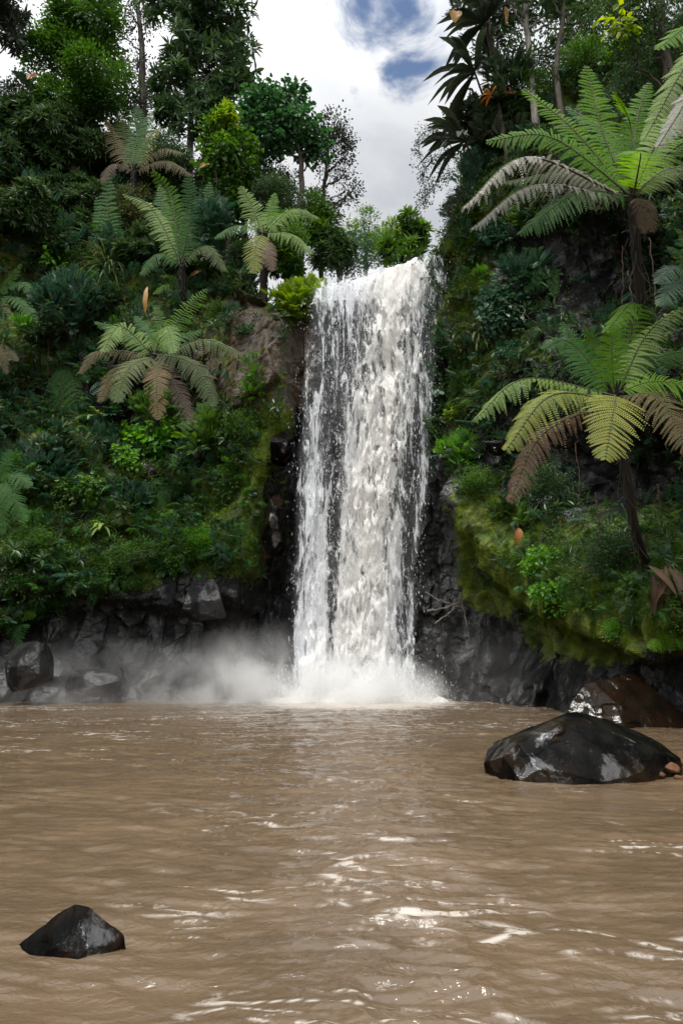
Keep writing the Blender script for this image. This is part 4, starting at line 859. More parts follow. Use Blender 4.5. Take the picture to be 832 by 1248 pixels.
tree('dark stemmed tree leaning beside the grey trunk', None, [(690, -30), (684, 30), (678, 90), (690, 170)], [(700, -20, 40), (740, -10, 40), (715, 25, 24), (670, -10, 24)], 'small', 'mid', .4, 70, group=G3_, r=.14, gaps=.15, bias=-.1)
tree('dark many lobed crown backing the two pale and dark trunks at upper right', 27, [(690, 0), (694, 60), (700, 130)], [(640, 20, 34), (690, 50, 34), (660, 78, 28), (735, 70, 30), (700, 0, 40), (612, 62, 24), (750, 20, 34), (620, 10, 30), (780, 50, 30)], 'small', 'dark', .55, 60, group=G3_)
tree('dense dark leaved tree filling the top right corner', None, [(800, -40), (810, 60), (830, 180)], [(790, 0, 40), (830, 20, 50), (760, 30, 30), (800, 60, 35), (770, 70, 26), (840, 80, 40), (740, 5, 30)], 'small', 'dark', .35, 110, group=G3_)
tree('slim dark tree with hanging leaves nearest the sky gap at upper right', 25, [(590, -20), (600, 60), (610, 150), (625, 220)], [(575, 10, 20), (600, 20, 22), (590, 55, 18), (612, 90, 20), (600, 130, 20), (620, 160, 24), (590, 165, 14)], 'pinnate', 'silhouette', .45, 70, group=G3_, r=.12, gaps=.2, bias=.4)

def spiky(label, px, py, Y, n, L, W, mat, cat='plant', name='strap_leaved_plant', stem=True, el=(-.6, 1.1), az=(0, 6.28), group=None):
    c = at(px, py, Y); h_, _ = hit(min(px + 40, 825) if px > 416 else px, py + 30); base = c if h_ is None else c
    root = thing(name, label, cat, c, group); mb = MB()
    for k in range(n):
        a = rng.uniform(*az); e = rng.uniform(*el); d_ = np.array([math.cos(a) * math.cos(e), math.sin(a) * math.cos(e), math.sin(e)])
        l = L * rng.uniform(.75, 1.1); p = path([c, c + d_ * l * .55, c + d_ * l + np.array([0, 0, -.35 * l * abs(math.cos(e))])], 8)
        tg = unit(np.gradient(p, axis=0)); s = unit(np.cross(tg, [0.01, 0, 1.])); w_ = W * l * np.array([.25, .5, .8, 1, 1, .85, .5, .03]); up_ = np.cross(s, tg)
        V = np.concatenate([p - s * w_[:, None] / 2 + up_ * w_[:, None] * .15, p, p + s * w_[:, None] / 2 + up_ * w_[:, None] * .15])
        F = [[i, i + 8, i + 9, i + 1] for i in range(7)] + [[i + 8, i + 16, i + 17, i + 9] for i in range(7)]
        mb.add(V, F, np.clip(rng.normal(.5, .25), 0, 1))
    mb.build('leaves', M[mat], root, False, c)
    if stem:
        h_ = hit(px + 25 if px > 416 else px, py + 45)[0]
        if h_ is not None:
            m2 = MB(); tube(m2, path([h_, (h_ + c) / 2 + [0, 0, -.2], c], 10), np.linspace(.06, .04, 10), 6); m2.build('stem', M['trunk'], root, True, c)
    return root
spiky('black silhouetted strap leaved plant jutting into the sky gap above the hanging twigs', 566, 172, 24, 18, 2.1, .15, 'silhouette', az=(2.0, 4.6), el=(-.5, 1.0))
spiky('second dark strap leaved plant higher up at the edge of the sky gap', 578, 88, 24.5, 20, 2.3, .13, 'silhouette', az=(1.8, 4.8), el=(-.7, .9))
spiky('dark palm like rosette at the top edge beside the orange leaf', 590, 28, 24.5, 22, 2.3, .16, 'silhouette', az=(1.2, 5.2), el=(-.7, 1.1))
spiky('narrow leaved grey green rosette on the mossy strip beside the waterfall', 583, 405, Yh(583, 405, .35), 34, 1.15, .07, 'olive', stem=False, el=(-1.2, 1.3), az=(3.0, 6.3))
spiky('grassy tuft of long hanging blades below the cone shaped fern', 132, 325, Yh(132, 325, .5), 40, 1.9, .03, 'fernolive', name='grass_tuft', cat='grass tuft', stem=False, el=(-.9, .8), az=(3.2, 6.2))
spiky('banana like plant with big dark leaves at the upper left edge', 48, 125, Yh(48, 140, .6), 12, 2.3, .26, 'bluedark', stem=False, el=(-.3, 1.2), name='broad_leaved_plant')
spiky('small rosette plant with five pale leaves left of the drooping tree fern', 118, 508, Yh(118, 508, .4), 9, .75, .3, 'fernpale', stem=False, el=(-.4, .7), az=(2.8, 6.5), name='rosette_plant')
spiky('small plant with pale drooping leaves over the mossy left bank', 126, 640, Yh(126, 640, .3), 8, .8, .2, 'fernpale', stem=False, el=(-.7, .5), az=(2.8, 6.5), name='rosette_plant')
spiky('orange bracted plant perched at the edge of the right cliff top', 598, 116, 23.5, 9, .45, .2, 'orange', stem=False, el=(-.2, 1.2), name='bromeliad')
spiky('smaller rust red plant right of the orange bracted one', 622, 114, 23, 8, .35, .22, 'rust', stem=False, el=(-.2, 1.2), name='bromeliad')

# ------------------------------------------------------------------ shrubs
S = shrub
big = 'dark shrubs banked up the upper left slope'
S('big grey green glossy shrub at the upper left under the broad dark leaves', 60, 180, 48, 42, 'rosette', 'dark', .42, 900, group=big, bias=.35)
S('glossy shrub at the left frame edge beside the biggest grey green one', 12, 175, 36, 50, 'rosette', 'dark', .42, 700, group=big, bias=.1)
S('glossy shrub sloping down right toward the cone shaped fern', 85, 248, 36, 30, 'rosette', 'dark', .4, 600, group=big, bias=.35)
S('glossy shrub at the left frame edge halfway down the upper slope', 15, 262, 34, 34, 'rosette', 'dark', .42, 550, group=big, bias=.25)
S('drab olive shrub between the cone shaped fern and the upright tree fern', 168, 262, 24, 36, 'small', 'olive', .4, 380, group=big)
S('dark small leaved shrub behind the upright tree fern', 205, 195, 30, 34, 'small', 'dark', .42, 420, group=big)
S('dark shrub between the brown tipped tree fern and the vine column', 240, 200, 24, 34, 'pinnate', 'dark', .5, 300, group=big)
S('dark leafy shrub at the foot of the pale straight trunk', 200, 158, 40, 24, 'small', 'dark', .45, 450, group=big, bias=-.1)
S('dim shrub beneath the thin crowned dark trunk', 145, 120, 28, 30, 'rosette', 'dark', .45, 350, group=big)
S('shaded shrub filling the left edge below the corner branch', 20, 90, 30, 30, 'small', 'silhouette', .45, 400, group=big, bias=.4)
S('grey green shrub under the upright tree fern', 185, 312, 38, 26, 'rosette', 'dark', .36, 450, group=big, bias=.3)
S('dark shrub under the cone shaped fern', 100, 380, 40, 34, 'pinnate', 'bluedark', .42, 420, group=big)
S('dark shrub behind the drooping tree fern', 230, 325, 28, 24, 'small', 'dark', .36, 380, group=big)
S('bluish shrub under the tree fern at the waterfall lip', 285, 318, 22, 24, 'rosette', 'bluedark', .36, 300)
S('low bluish shrub right of the upright tree fern', 262, 275, 20, 26, 'pinnate', 'bluedark', .42, 240, Y=28.6)
S('open plant with separate bright rounded leaves in the dark hollow at upper left', 68, 318, 27, 22, 'broad', 'bright', .42, 60, name='leafy_plant', cat='plant', up=.2)
S('yellow green paddle leaved plant at the upper left', 100, 190, 9, 32, 'broad', 'lime', .5, 46, name='paddle_leaved_plant', cat='plant')
S('rust red hanging dead leaf mass beside the yellow paddle leaves', 80, 182, 9, 32, 'blade', 'rust', .7, 70, name='dead_leaf_mass', cat='dead leaves', up=-1, stems=2)
S('bright broad lobed bush directly below the drooping tree fern', 205, 538, 60, 26, 'broad', 'bright', .58, 230, up=.15, name='broad_leaved_bush', cat='bush', bias=-.15)
S('loose bright sprays right of the broad lobed bush', 262, 530, 26, 26, 'pinnate', 'mid', .4, 170, bias=.2)
S('lime green leafy bush glowing on the mossy bank near the left rock face', 236, 672, 40, 30, 'small', 'bright', .26, 520, name='leafy_bush', cat='bush', bias=.1)
S('small emerald bush at the lower left side of the lime green bush', 208, 694, 18, 10, 'broad', 'emerald', .3, 70, name='leafy_bush', cat='bush', bias=.4)
S('yellow green bush spilling over the rock at the left lip of the fall', 375, 322, 26, 26, 'pinnate', 'lime', .32, 260, Y=None, bias=-.1)
S('yellow green bush beneath the arching tree fern by the lip', 348, 334, 24, 22, 'pinnate', 'lime', .38, 220, Y=None, bias=-.2)
S('dark green bush behind the yellow green bushes at the lip', 352, 298, 22, 18, 'small', 'mid', .34, 260, Y=28)
S('dark bush filling the gap under the arching tree fern by the lip', 312, 318, 28, 20, 'small', 'dark', .38, 460, Y=28.6)
S('mid green bush at the cliff edge left of the lip', 348, 322, 22, 18, 'rosette', 'mid', .34, 300, Y=28.2, bias=-.25)
S('dark bush massed left of the emerald tree trunk', 335, 255, 28, 34, 'small', 'dark', .42, 520, Y=30.5)
S('mid green bush right of the emerald tree trunk', 385, 268, 20, 26, 'small', 'mid', .42, 360, Y=31.5, bias=-.2)
S('low dark bush at the foot of the thin sky tree', 405, 312, 26, 22, 'rosette', 'dark', .4, 380, Y=31.0)
S('leafy bush right behind the arching tree fern by the lip', 345, 292, 26, 26, 'rosette', 'mid', .4, 380, Y=29.5, bias=-.2)
S('dark bush left of the arching tree fern by the lip', 290, 292, 22, 30, 'small', 'dark', .4, 380)
S('leafy bush hiding the trunk of the drooping tree fern', 190, 505, 24, 18, 'pinnate', 'mid', .4, 150, Y=23.2, bias=-.3)
S('red berried bush top between the thin sky tree and the lip', 380, 285, 16, 14, 'rosette', 'mid', .34, 150, Y=31)
S('small bright sprigs growing from the brown rock face', 315, 450, 12, 18, 'pinnate', 'mid', .3, 46, name='rock_plant', cat='plant', stems=2, bias=.3)
S('single teal leaved plant high on the brown rock face', 301, 408, 6, 7, 'broad', 'emerald', .26, 14, name='rock_plant', cat='plant', stems=1)
S('bright tuft low on the brown rock face', 318, 478, 18, 12, 'pinnate', 'bright', .3, 70, name='rock_plant', cat='plant', stems=2)
S('leafy tangle over the ledge right of the broad lobed bush', 300, 530, 22, 28, 'small', 'mid', .28, 260, bias=.1)
S('hanging creeper left of the mossy spur', 278, 600, 14, 34, 'small', 'mid', .26, 220, droop=.8)
S('dark leafy mound on the left bank under the trailing fern', 60, 570, 40, 26, 'pinnate', 'bluedark', .36, 330, bias=.1)
S('mid green mound on the left bank above the low fern', 50, 670, 44, 24, 'small', 'mid', .28, 420, bias=-.1)
S('leafy mound left of the lime green bush', 140, 680, 42, 24, 'small', 'mid', .26, 420, bias=-.15)
S('dark mound of leaves left of centre on the bank', 165, 610, 36, 22, 'pinnate', 'bluedark', .34, 280)
S('fresh lobed leaves in the middle of the left bank', 95, 600, 22, 16, 'broad', 'mid', .34, 90, bias=.2)
cl = 'leafy clumps on the strip beside the waterfall'
S('heart leaved climber beside the grey green rosette', 616, 385, 26, 32, 'broad', 'bluedark', .40, 200, name='climber', cat='climber', group=cl, bias=.3, droop=.6)
S('blue green leaves hanging above the heart leaved climber', 640, 340, 28, 22, 'pinnate', 'bluedark', .34, 220, group=cl)
S('bright leafy bush beside the waterfall halfway up', 568, 552, 26, 20, 'pinnate', 'bright', .34, 150, group=cl, bias=-.1)
S('small bright sprig above the bright leafy bush', 556, 505, 12, 8, 'broad', 'lime', .32, 30, group=cl)
S('fine leaved green bush under the bright leafy bush', 590, 588, 26, 16, 'small', 'mid', .22, 260, group=cl, bias=.3)
S('leafy mossy clump at the top of the strip by the fall', 575, 300, 20, 26, 'small', 'mid', .26, 260, group=cl, bias=.1)
S('bluish leaves under the grey withered fronds', 602, 298, 18, 24, 'rosette', 'bluedark', .3, 200, group=cl, bias=.3)
S('yellow green hanging bush at the rim of the strip', 566, 265, 16, 26, 'small', 'lime', .24, 240, group=cl, bias=-.2)
S('light green fine bush below the withered fronds', 640, 262, 22, 16, 'pinnate', 'mid', .28, 160, bias=.3)
S('dark leaves on the strip between rosette and bright bush', 565, 465, 12, 30, 'small', 'mid', .24, 190, bias=-.1)
S('bright fresh plant on the mossy overhang under the spreading tree fern', 664, 684, 20, 14, 'broad', 'bright', .26, 60, name='leafy_plant', cat='plant')
S('second bright fresh plant lower on the mossy overhang', 670, 728, 22, 18, 'broad', 'bright', .22, 90, name='leafy_plant', cat='plant')
S('small green plant beside the curled orange leaf', 642, 635, 10, 16, 'pinnate', 'mid', .24, 50, name='leafy_plant', cat='plant', bias=.3)
S('dark leafy mass on the right wall left of the spreading tree fern', 680, 600, 36, 24, 'small', 'dark', .24, 320, bias=.0)
S('shaded leaves under the spreading tree fern trunk', 740, 680, 40, 26, 'small', 'dark', .2, 460, bias=.1)
S('bright tuft at the right frame edge beside the dead leaves', 824, 722, 14, 12, 'pinnate', 'mid', .24, 70, bias=.3)
acc = [(28, 402, 14, 10, 'pinnate', 'bright', .3, 40, 'bright sprig at the left under the broad dark fern'), (120, 455, 10, 12, 'broad', 'mid', .3, 26, 'small leafy sprig between trailing fern and drooping tree fern'),
 (60, 505, 16, 10, 'pinnate', 'mid', .3, 44, 'mid green spray in the dark left hollow'), (150, 560, 14, 10, 'broad', 'bright', .3, 34, 'bright leaves left of the broad lobed bush'), (262, 505, 10, 9, 'pinnate', 'bright', .28, 34, 'bright spray right above the broad lobed bush'),
 (110, 615, 12, 12, 'fernlet', 'bright', .34, 26, 'bright ferny spray on the left bank'), (215, 640, 14, 9, 'broad', 'mid', .28, 36, 'leafy sprig just above the lime green bush'), (30, 640, 14, 12, 'pinnate', 'bright', .3, 40, 'bright spray low at the left frame edge'),
 (85, 700, 16, 9, 'broad', 'mid', .26, 50, 'leafy patch low on the mossy left bank'), (160, 720, 14, 8, 'fernlet', 'mid', .3, 28, 'ferny sprig on the lowest edge of the left bank'), (290, 560, 10, 16, 'pinnate', 'bright', .26, 44, 'bright creeper beside the mossy spur'),
 (342, 352, 12, 9, 'broad', 'lime', .28, 34, 'yellow green leaves hanging over the brown rock at the lip'), (190, 300, 12, 9, 'broad', 'mid', .3, 30, 'leaf cluster under the upright tree fern'), (110, 345, 12, 10, 'rosette', 'mid', .3, 34, 'leaf cluster left of the grassy tuft'),
 (40, 450, 12, 10, 'fernlet', 'mid', .32, 24, 'ferny spray beside the browned frond clump'), (265, 380, 10, 9, 'pinnate', 'mid', .28, 28, 'sprig at the left margin of the brown rock face'),
 (560, 440, 8, 12, 'pinnate', 'mid', .24, 34, 'fresh sprig on the strip beside the waterfall'), (628, 430, 14, 10, 'broad', 'bluedark', .28, 34, 'blue green leaves under the heart leaved climber'), (590, 340, 10, 12, 'pinnate', 'bright', .24, 34, 'bright sprig high on the strip beside the waterfall'),
 (600, 480, 12, 9, 'fernlet', 'mid', .28, 26, 'ferny sprig left of the pale drooping frond'), (612, 620, 12, 10, 'pinnate', 'mid', .24, 40, 'green sprig at the top of the mossy overhang'), (705, 740, 14, 10, 'fernlet', 'mid', .24, 34, 'ferny sprig low on the mossy overhang'),
 (755, 770, 16, 9, 'small', 'bright', .2, 60, 'bright leafy patch above the brown streaked boulder'), (600, 700, 10, 12, 'fernlet', 'mid', .24, 26, 'ferny sprig hanging from the left end of the overhang'), (650, 770, 10, 8, 'fernlet', 'mid', .22, 22, 'small fern hanging under the mossy overhang'), (775, 715, 14, 10, 'broad', 'mid', .22, 40, 'leafy patch at the foot of the spreading tree fern trunk')]
for (a, b_, c_, d_, k, m_, s_, n_, l) in acc: S(l, a, b_, c_, d_, k, m_, s_ * 1.1, n_, name='small_plant', cat='plant', group='small plants rooted in the cliff', stems=2, bias=.15)
tr = 'dark foliage masses on the upper right wall'
for (a, b_, c_, d_, k, m_, s_, n_, l, bi) in [
    (640, 60, 30, 40, 'pinnate', 'dark', .36, 350, 'dark shrub behind the grey trunk', 0), (715, 60, 36, 30, 'small', 'mid', .28, 420, 'dim green shrub above the tallest green frond', -.2), (790, 95, 40, 30, 'small', 'dark', .28, 450, 'dark shrub in the upper right beside the reaching frond tips', 0),
    (610, 150, 30, 30, 'rosette', 'dark', .34, 320, 'dark shrub left of the largest tree fern', 0), (590, 215, 26, 26, 'pinnate', 'bluedark', .34, 260, 'bluish shrub at the sky edge above the withered fronds', .1), (560, 225, 12, 22, 'small', 'silhouette', .26, 200, 'thin dark shrub jutting over the sky gap', .3),
    (660, 105, 22, 20, 'small', 'mid', .26, 220, 'mid green shrub behind the leaning fronds', 0), (770, 40, 24, 20, 'broad', 'mid', .36, 110, 'broad leaved shrub near the yellow leaves', -.1), (575, 45, 18, 30, 'broad', 'silhouette', .5, 120, 'big dark leaved shrub at the sky edge near the top', .2)]:
    S(l, a, b_, c_, d_, k, m_, s_, n_, group=tr, bias=bi)
S('bright yellow leaved sprig against the dark top right foliage', 752, 40, 12, 12, 'broad', 'lime', .42, 12, name='yellow_leaf_sprig', cat='leaves', Y=17.5)
print('shrubs', time.time() - T0)

# hanging twig with little leaves in the sky gap, vines, dead leaves
def vine(label, pts, r=.015, leaves=0, mat='silhouette', kind='small', size=.18, name='hanging_vine', cat='vine', bark='root', group=None, wob=.03):
    p = path([np.array(q, float) for q in pts], 26, wob); root = thing(name, label, cat, p[0], group)
    mb = MB(); tube(mb, p, np.linspace(r, r * .5, 26), 5); mb.build('stem', M[bark], root, True, p[0])
    if leaves:
        i = rng.integers(2, 26, leaves); pos = p[i] + rng.standard_normal((leaves, 3)) * .12; mb = MB(); sprigs(mb, kind, pos, rng.standard_normal((leaves, 3)) + [0, 0, -.6], size * rng.uniform(.7, 1.3, leaves)); mb.build('leaves', M[mat], root, False, p[0])
    return root
hv = 'leafy twigs trailing into the sky gap'
for pts, l in [(((555, 185), (530, 160), (512, 165), (508, 190)), 'upper leafy twig curling down into the sky gap'), (((560, 205), (540, 215), (520, 235), (508, 262)), 'longest leafy twig trailing down to the distant trees'), (((556, 195), (535, 188), (518, 205), (514, 228)), 'middle leafy twig of those in the sky gap'), (((565, 235), (552, 240), (545, 262), (540, 285)), 'leafy twig trailing nearest the right lip of the fall')]:
    vine(l, [at(a, b_, 24) for a, b_ in pts], .018, 46, group=hv, size=.28)
ar = 'hanging roots on the shaded right wall'
for k, (a, b_, c_, d_, l) in enumerate([(758, 300, 752, 415, 'thin root hanging left of the largest fern trunk'), (790, 290, 800, 430, 'root hanging right of the largest fern trunk'), (765, 330, 772, 440, 'thick brown root in front of the largest fern trunk'), (725, 600, 728, 700, 'green root hanging straight down to the mossy overhang'),
    (700, 540, 704, 620, 'short pale root under the yellowed fronds'), (800, 590, 806, 680, 'root near the right edge above the dead leaves'), (612, 365, 660, 400, 'slanting bare twig on the dark wall')]):
    Yk = min(Yh(a, b_, .15), Yh(c_, d_, .15)); vine(l, [at(a, b_, Yk), at((a + c_) / 2 + 3, (b_ + d_) / 2, Yk), at(c_, d_, Yk)], .022, 0, group=ar, wob=.02)
for k, (a, b_, c_, d_, l) in enumerate([(265, 150, 268, 330, 'vine hanging beside the smothered column'), (150, 350, 162, 400, 'thin vine arching off the grassy tuft'), (60, 400, 64, 520, 'vine hanging in the dark at the left'), (183, 560, 186, 640, 'thin stem hanging below the broad lobed bush'), (100, 430, 104, 500, 'vine hanging left of the browned frond')]):
    Yk = Yh(a, b_ + 20, .5) if b_ > 160 else 28.8; vine(l, [at(a, b_, Yk), at((a + c_) / 2 - 3, (b_ + d_) / 2, Yk - .2), at(c_, d_, Yk)], .018, 0, wob=.03)
def dead_leaf(label, px, py, Y, L, W, dirn, mat, name='dead_leaf', curl=.3, n=1):
    c = at(px, py, Y); root_mb = MB(); 
    for k in range(n):
        d_ = unit(np.array(dirn, float) + rng.standard_normal(3) * (.25 if n > 1 else 0)); s = unit(np.cross(d_, [0, -1, .1])); up_ = np.cross(s, d_)
        t_ = np.linspace(0, 1, 9); w_ = W * np.sin(np.pi * np.clip(t_ * .93 + .05, 0, 1)) ** .8; b0 = c + (rng.standard_normal(3) * L * .15 if n > 1 else 0)
        ctr = b0 + d_ * (t_ * L)[:, None] + up_ * (curl * L * np.sin(t_ * 3) * .4)[:, None]
        V = np.concatenate([ctr - s * w_[:, None] + up_ * w_[:, None] * .7, ctr, ctr + s * w_[:, None] + up_ * w_[:, None] * .5]); F = [[i, i + 9, i + 10, i + 1] for i in range(8)] + [[i + 9, i + 18, i + 19, i + 10] for i in range(8)]
        V = V + rng.standard_normal(V.shape) * W * .06; root_mb.add(V, F)
    hh, _ = hit(px, py - 12)
    if n == 1 and hh is not None and abs(hh[1] - Y) < 1.2: tube(root_mb, path([c, (c + hh) / 2 + [0, 0, .1], hh], 8), .012, 5)
    V = np.concatenate(root_mb.V) - c; o = link(name, mesh_np(name, V, np.concatenate(root_mb.F), True, {'rnd': np.concatenate(root_mb.A)}), M[mat], None, tuple(c)); tag(o, label, 'dead leaf'); return o
dead_leaf('tall orange dead leaf standing over the drooping tree fern', 180, 350, 24.2, 1.15, .10, (.0, 0, -1), 'orange')
dead_leaf('orange dead leaf hanging below the upright tree fern', 246, 330, Yh(240, 334, .8), .65, .1, (-.8, 0, -.5), 'orange')
dead_leaf('curled orange brown leaf on the mossy overhang by the waterfall', 631, 643, Yh(631, 655, .25), .75, .16, (-.1, 0, -1), 'orange')
dead_leaf('drooping clump of dead brown leaves at the right frame edge', 806, 698, Yh(806, 730, .4), .9, .08, (.1, -.1, -1), 'rust', n=14)
dead_leaf('big orange yellow leaf at the top against the sky gap', 556, 14, 24, .6, .26, (-.2, 0, -.9), 'orange')
dead_leaf('narrow orange leaf hanging beside the palm like rosette', 615, 8, 23.5, .9, .09, (0, 0, -1), 'orange')
dead_leaf('orange leaf in the dark foliage at the upper left edge', 36, 96, 27, .55, .1, (.5, -.2, .6), 'orange', n=2)
dead_leaf('orange leaf between the upright tree fern and the vine column', 256, 200, 29, .6, .14, (-.8, 0, -.4), 'orange')
# bare branches washed up on the dark rock beside the fall
def branch(label, pts, r, group=None):
    p = path(pts, 20, .02); root = link('fallen_branch', None, loc=tuple(p[0])); tag(root, label, 'branch', group); mb = MB(); tube(mb, p, np.linspace(r, r * .35, 20), 6, None, .08)
    V = np.concatenate(mb.V) - p[0]; bpy.data.objects.remove(root)
    o = link('fallen_branch', mesh_np('fallen_branch', V, np.concatenate(mb.F), True, {'rnd': np.concatenate(mb.A)}), M['twig'], None, tuple(p[0])); tag(o, label, 'branch', group)
br = 'bare branches on the dark rock beside the fall'
Yb = Yh(555, 735, .45)
for q, r_b, l in [(((520, 745), (550, 738), (580, 722)), .05, 'bare branch slanting up right across the dark rock'), (((518, 722), (545, 735), (570, 742)), .04, 'thin bare branch slanting down right on the dark rock'), (((560, 722), (568, 760), (575, 800)), .045, 'bare branch hanging down the dark rock'), (((530, 760), (552, 742), (562, 722)), .035, 'short bare branch crossing the longer ones')]:
    branch(l, [at(a, b_, Yb) for a, b_ in q], r_b, br)
branch('long thin stick leaning out at the right frame edge', [at(755, 672, Yh(755, 672, .3)), at(795, 676, Yh(795, 676, .5)), at(840, 682, 15)], .03)

# ------------------------------------------------------------------ boulders
def boulder(label, pts, mat, seed, n=5, amp=.05, extra=(), name='boulder', group=None, fac=.12):
    import bmesh
    bm = bmesh.new()
    for p_ in pts: bm.verts.new([float(c) for c in p_])
    bmesh.ops.convex_hull(bm, input=bm.verts)
    loose = [v for v in bm.verts if not v.link_faces]; bmesh.ops.delete(bm, geom=loose, context='VERTS')
    bmesh.ops.triangulate(bm, faces=bm.faces)
    for k in range(n): bmesh.ops.subdivide_edges(bm, edges=[e for e in bm.edges if e.calc_length() > .03], cuts=1, use_grid_fill=True)
    bmesh.ops.triangulate(bm, faces=bm.faces)
    for k in range(1): bmesh.ops.smooth_vert(bm, verts=bm.verts, factor=.5, use_axis_x=True, use_axis_y=True, use_axis_z=True)
    bm.normal_update(); V = np.array([v.co[:] for v in bm.verts]); Nn = np.array([v.normal[:] for v in bm.verts]); F = np.array([[v.index for v in f.verts] for f in bm.faces]); bm.free()
    sc_ = np.ptp(V, axis=0).max()
    r4 = np.random.default_rng(seed * 7 + 1)
    for k in range(11):                       # split faces: flat broken planes
        n4 = unit(r4.standard_normal(3) + np.array([0, -.5, .35])); hgt = V @ n4; cut_ = hgt.max() - fac * sc_ * r4.uniform(.06, .5) * (np.ptp(hgt) / sc_)
        V = V - np.maximum(0, hgt - cut_)[:, None] * n4 * .97
    d_ = fac * sc_ * .12 * facets(V / sc_ * [5, 5, 8] + seed, seed + 3, 1.0, 120) + amp * sc_ * .07 * fbm(V / sc_ * 18, 4, seed)
    V = V + Nn * d_[:, None]; c = V.mean(0); c[2] = V[:, 2].min()
    o = link(name, mesh_np(name, V - c, F, False), M[mat], None, tuple(c)); tag(o, label, 'boulder', group); return o
def W_(px, py, Y): return at(px, py, Y)
# near right boulder (about 9 m away)
Yq = 9.75
boulder('long black wet boulder in the water, nearest of the right hand rocks', [W_(588, 940, Yq), W_(588, 922, Yq), W_(606, 906, Yq), W_(650, 888, Yq + .1), W_(692, 868, Yq + .25), W_(708, 867, Yq + .4), W_(735, 876, Yq + .6), W_(775, 890, Yq + .55), W_(805, 906, Yq + .3), W_(830, 925, Yq + .1),
    W_(612, 912, Yq - .35), W_(700, 882, Yq - .12), W_(716, 880, Yq), W_(770, 905, Yq - .2), W_(795, 917, Yq - .25), W_(776, 952, Yq - .6), W_(738, 946, Yq - .7), W_(660, 938, Yq - .62), W_(612, 940, Yq - .5), W_(600, 905, Yq + .8), W_(700, 878, Yq + 1.2), W_(800, 905, Yq + 1.0)] + [np.array([q[0], q[1], -.35]) for q in (W_(588, 942, Yq), W_(780, 958, Yq - .6), W_(832, 934, Yq), W_(700, 900, Yq + 1.2), W_(615, 945, Yq - .5), W_(700, 950, Yq - .75))], 'wetrock', 4, fac=.10)
Yq = 16.4
boulder('taller brown streaked wet boulder behind the long black one', [W_(688, 868, Yq - .2), W_(700, 838, Yq), W_(718, 832, Yq), W_(772, 821, Yq + .4), W_(790, 832, Yq + .3), W_(812, 856, Yq), W_(836, 872, Yq), W_(838, 884, Yq - .2), W_(745, 862, Yq - .5), W_(760, 885, Yq - .7), W_(800, 888, Yq - .4), W_(690, 880, Yq - .3), W_(720, 840, Yq + 1.6), W_(800, 850, Yq + 1.6)] +
    [np.array([q[0], q[1], -.35]) for q in (W_(690, 885, Yq - .2), W_(790, 888, Yq - .7), W_(838, 880, Yq), W_(720, 860, Yq + 1.6), W_(820, 860, Yq + 1.6))], 'wetbrown', 9, fac=.10)
Yq = 16.9
boulder('pale grey boulder at the right frame edge behind the brown streaked one', [W_(798, 832, Yq), W_(815, 824, Yq), W_(850, 822, Yq + .3), W_(880, 835, Yq), W_(870, 858, Yq - .3), W_(800, 850, Yq - .3), W_(810, 856, Yq - .2), W_(850, 830, Yq + 1.5)] + [np.array([q[0], q[1], -.2]) for q in (W_(800, 860, Yq), W_(875, 860, Yq), W_(850, 840, Yq + 1.5))], 'boulder', 14, fac=.12)
Yq = 4.15
boulder('small pointed black wet rock poking out of the near water at lower left', [W_(12, 1160, Yq), W_(30, 1146, Yq + .02), W_(62, 1122, Yq + .04), W_(80, 1106, Yq + .06), W_(92, 1102, Yq + .08), W_(108, 1106, Yq + .08), W_(134, 1126, Yq + .06), W_(152, 1139, Yq), W_(146, 1152, Yq - .05), W_(112, 1164, Yq - .16), W_(60, 1166, Yq - .16), W_(92, 1110, Yq + .22), W_(98, 1124, Yq - .04), W_(60, 1140, Yq - .06)] +
    [np.array([q[0], q[1], -.15]) for q in (W_(2, 1164, Yq), W_(162, 1146, Yq), W_(60, 1175, Yq - .2), W_(125, 1170, Yq - .18), W_(90, 1120, Yq + .4))], 'wetrock', 22, fac=.10)
g_b = 'boulders at the foot of the left cliff'
def blob_boulder(label, px, py, rx, ry, Y, seed, mat='boulder', group=None, name='boulder'):
    c = at(px, py, Y); s = mpp(c); r3 = np.random.default_rng(seed); pts = []
    for k in range(26):
        d_ = unit(r3.standard_normal(3)); pts.append(c + d_ * np.array([rx * s, (rx + ry) / 2 * s, ry * s]) * r3.uniform(.85, 1.08))
    boulder(label, pts, mat, seed, 4, fac=.14, group=group, name=name)
blob_boulder('dark rounded boulder at the lower left frame edge', 36, 812, 34, 36, 23.4, 31, group=g_b)
blob_boulder('long low boulder half in the mist at the left', 118, 832, 44, 22, 24.6, 33, group=g_b)
blob_boulder('grey rock knob just under the lime green bush', 250, 732, 34, 28, 25.0, 35, group=g_b)
g_c = 'dark rocks right of the fall'
blob_boulder('black slab on the strip beside the dead fern frond', 606, 545, 16, 12, 22.6, 44, 'wetrock', group=g_c)
blob_boulder('rock ledge jutting into the right side of the fall near the top', 541, 450, 8, 16, 26.2, 45, 'wetrock', group=g_c)
blob_boulder('dark block at the left side of the fall under the brown face', 342, 545, 18, 26, 26.2, 46, 'wetrock', group=g_b)
blob_boulder('wet dark rock at the left side of the fall halfway down', 335, 640, 18, 44, 26.2, 47, 'wetrock', group=g_b)
g_s = 'small reddish stones beside the long black boulder'
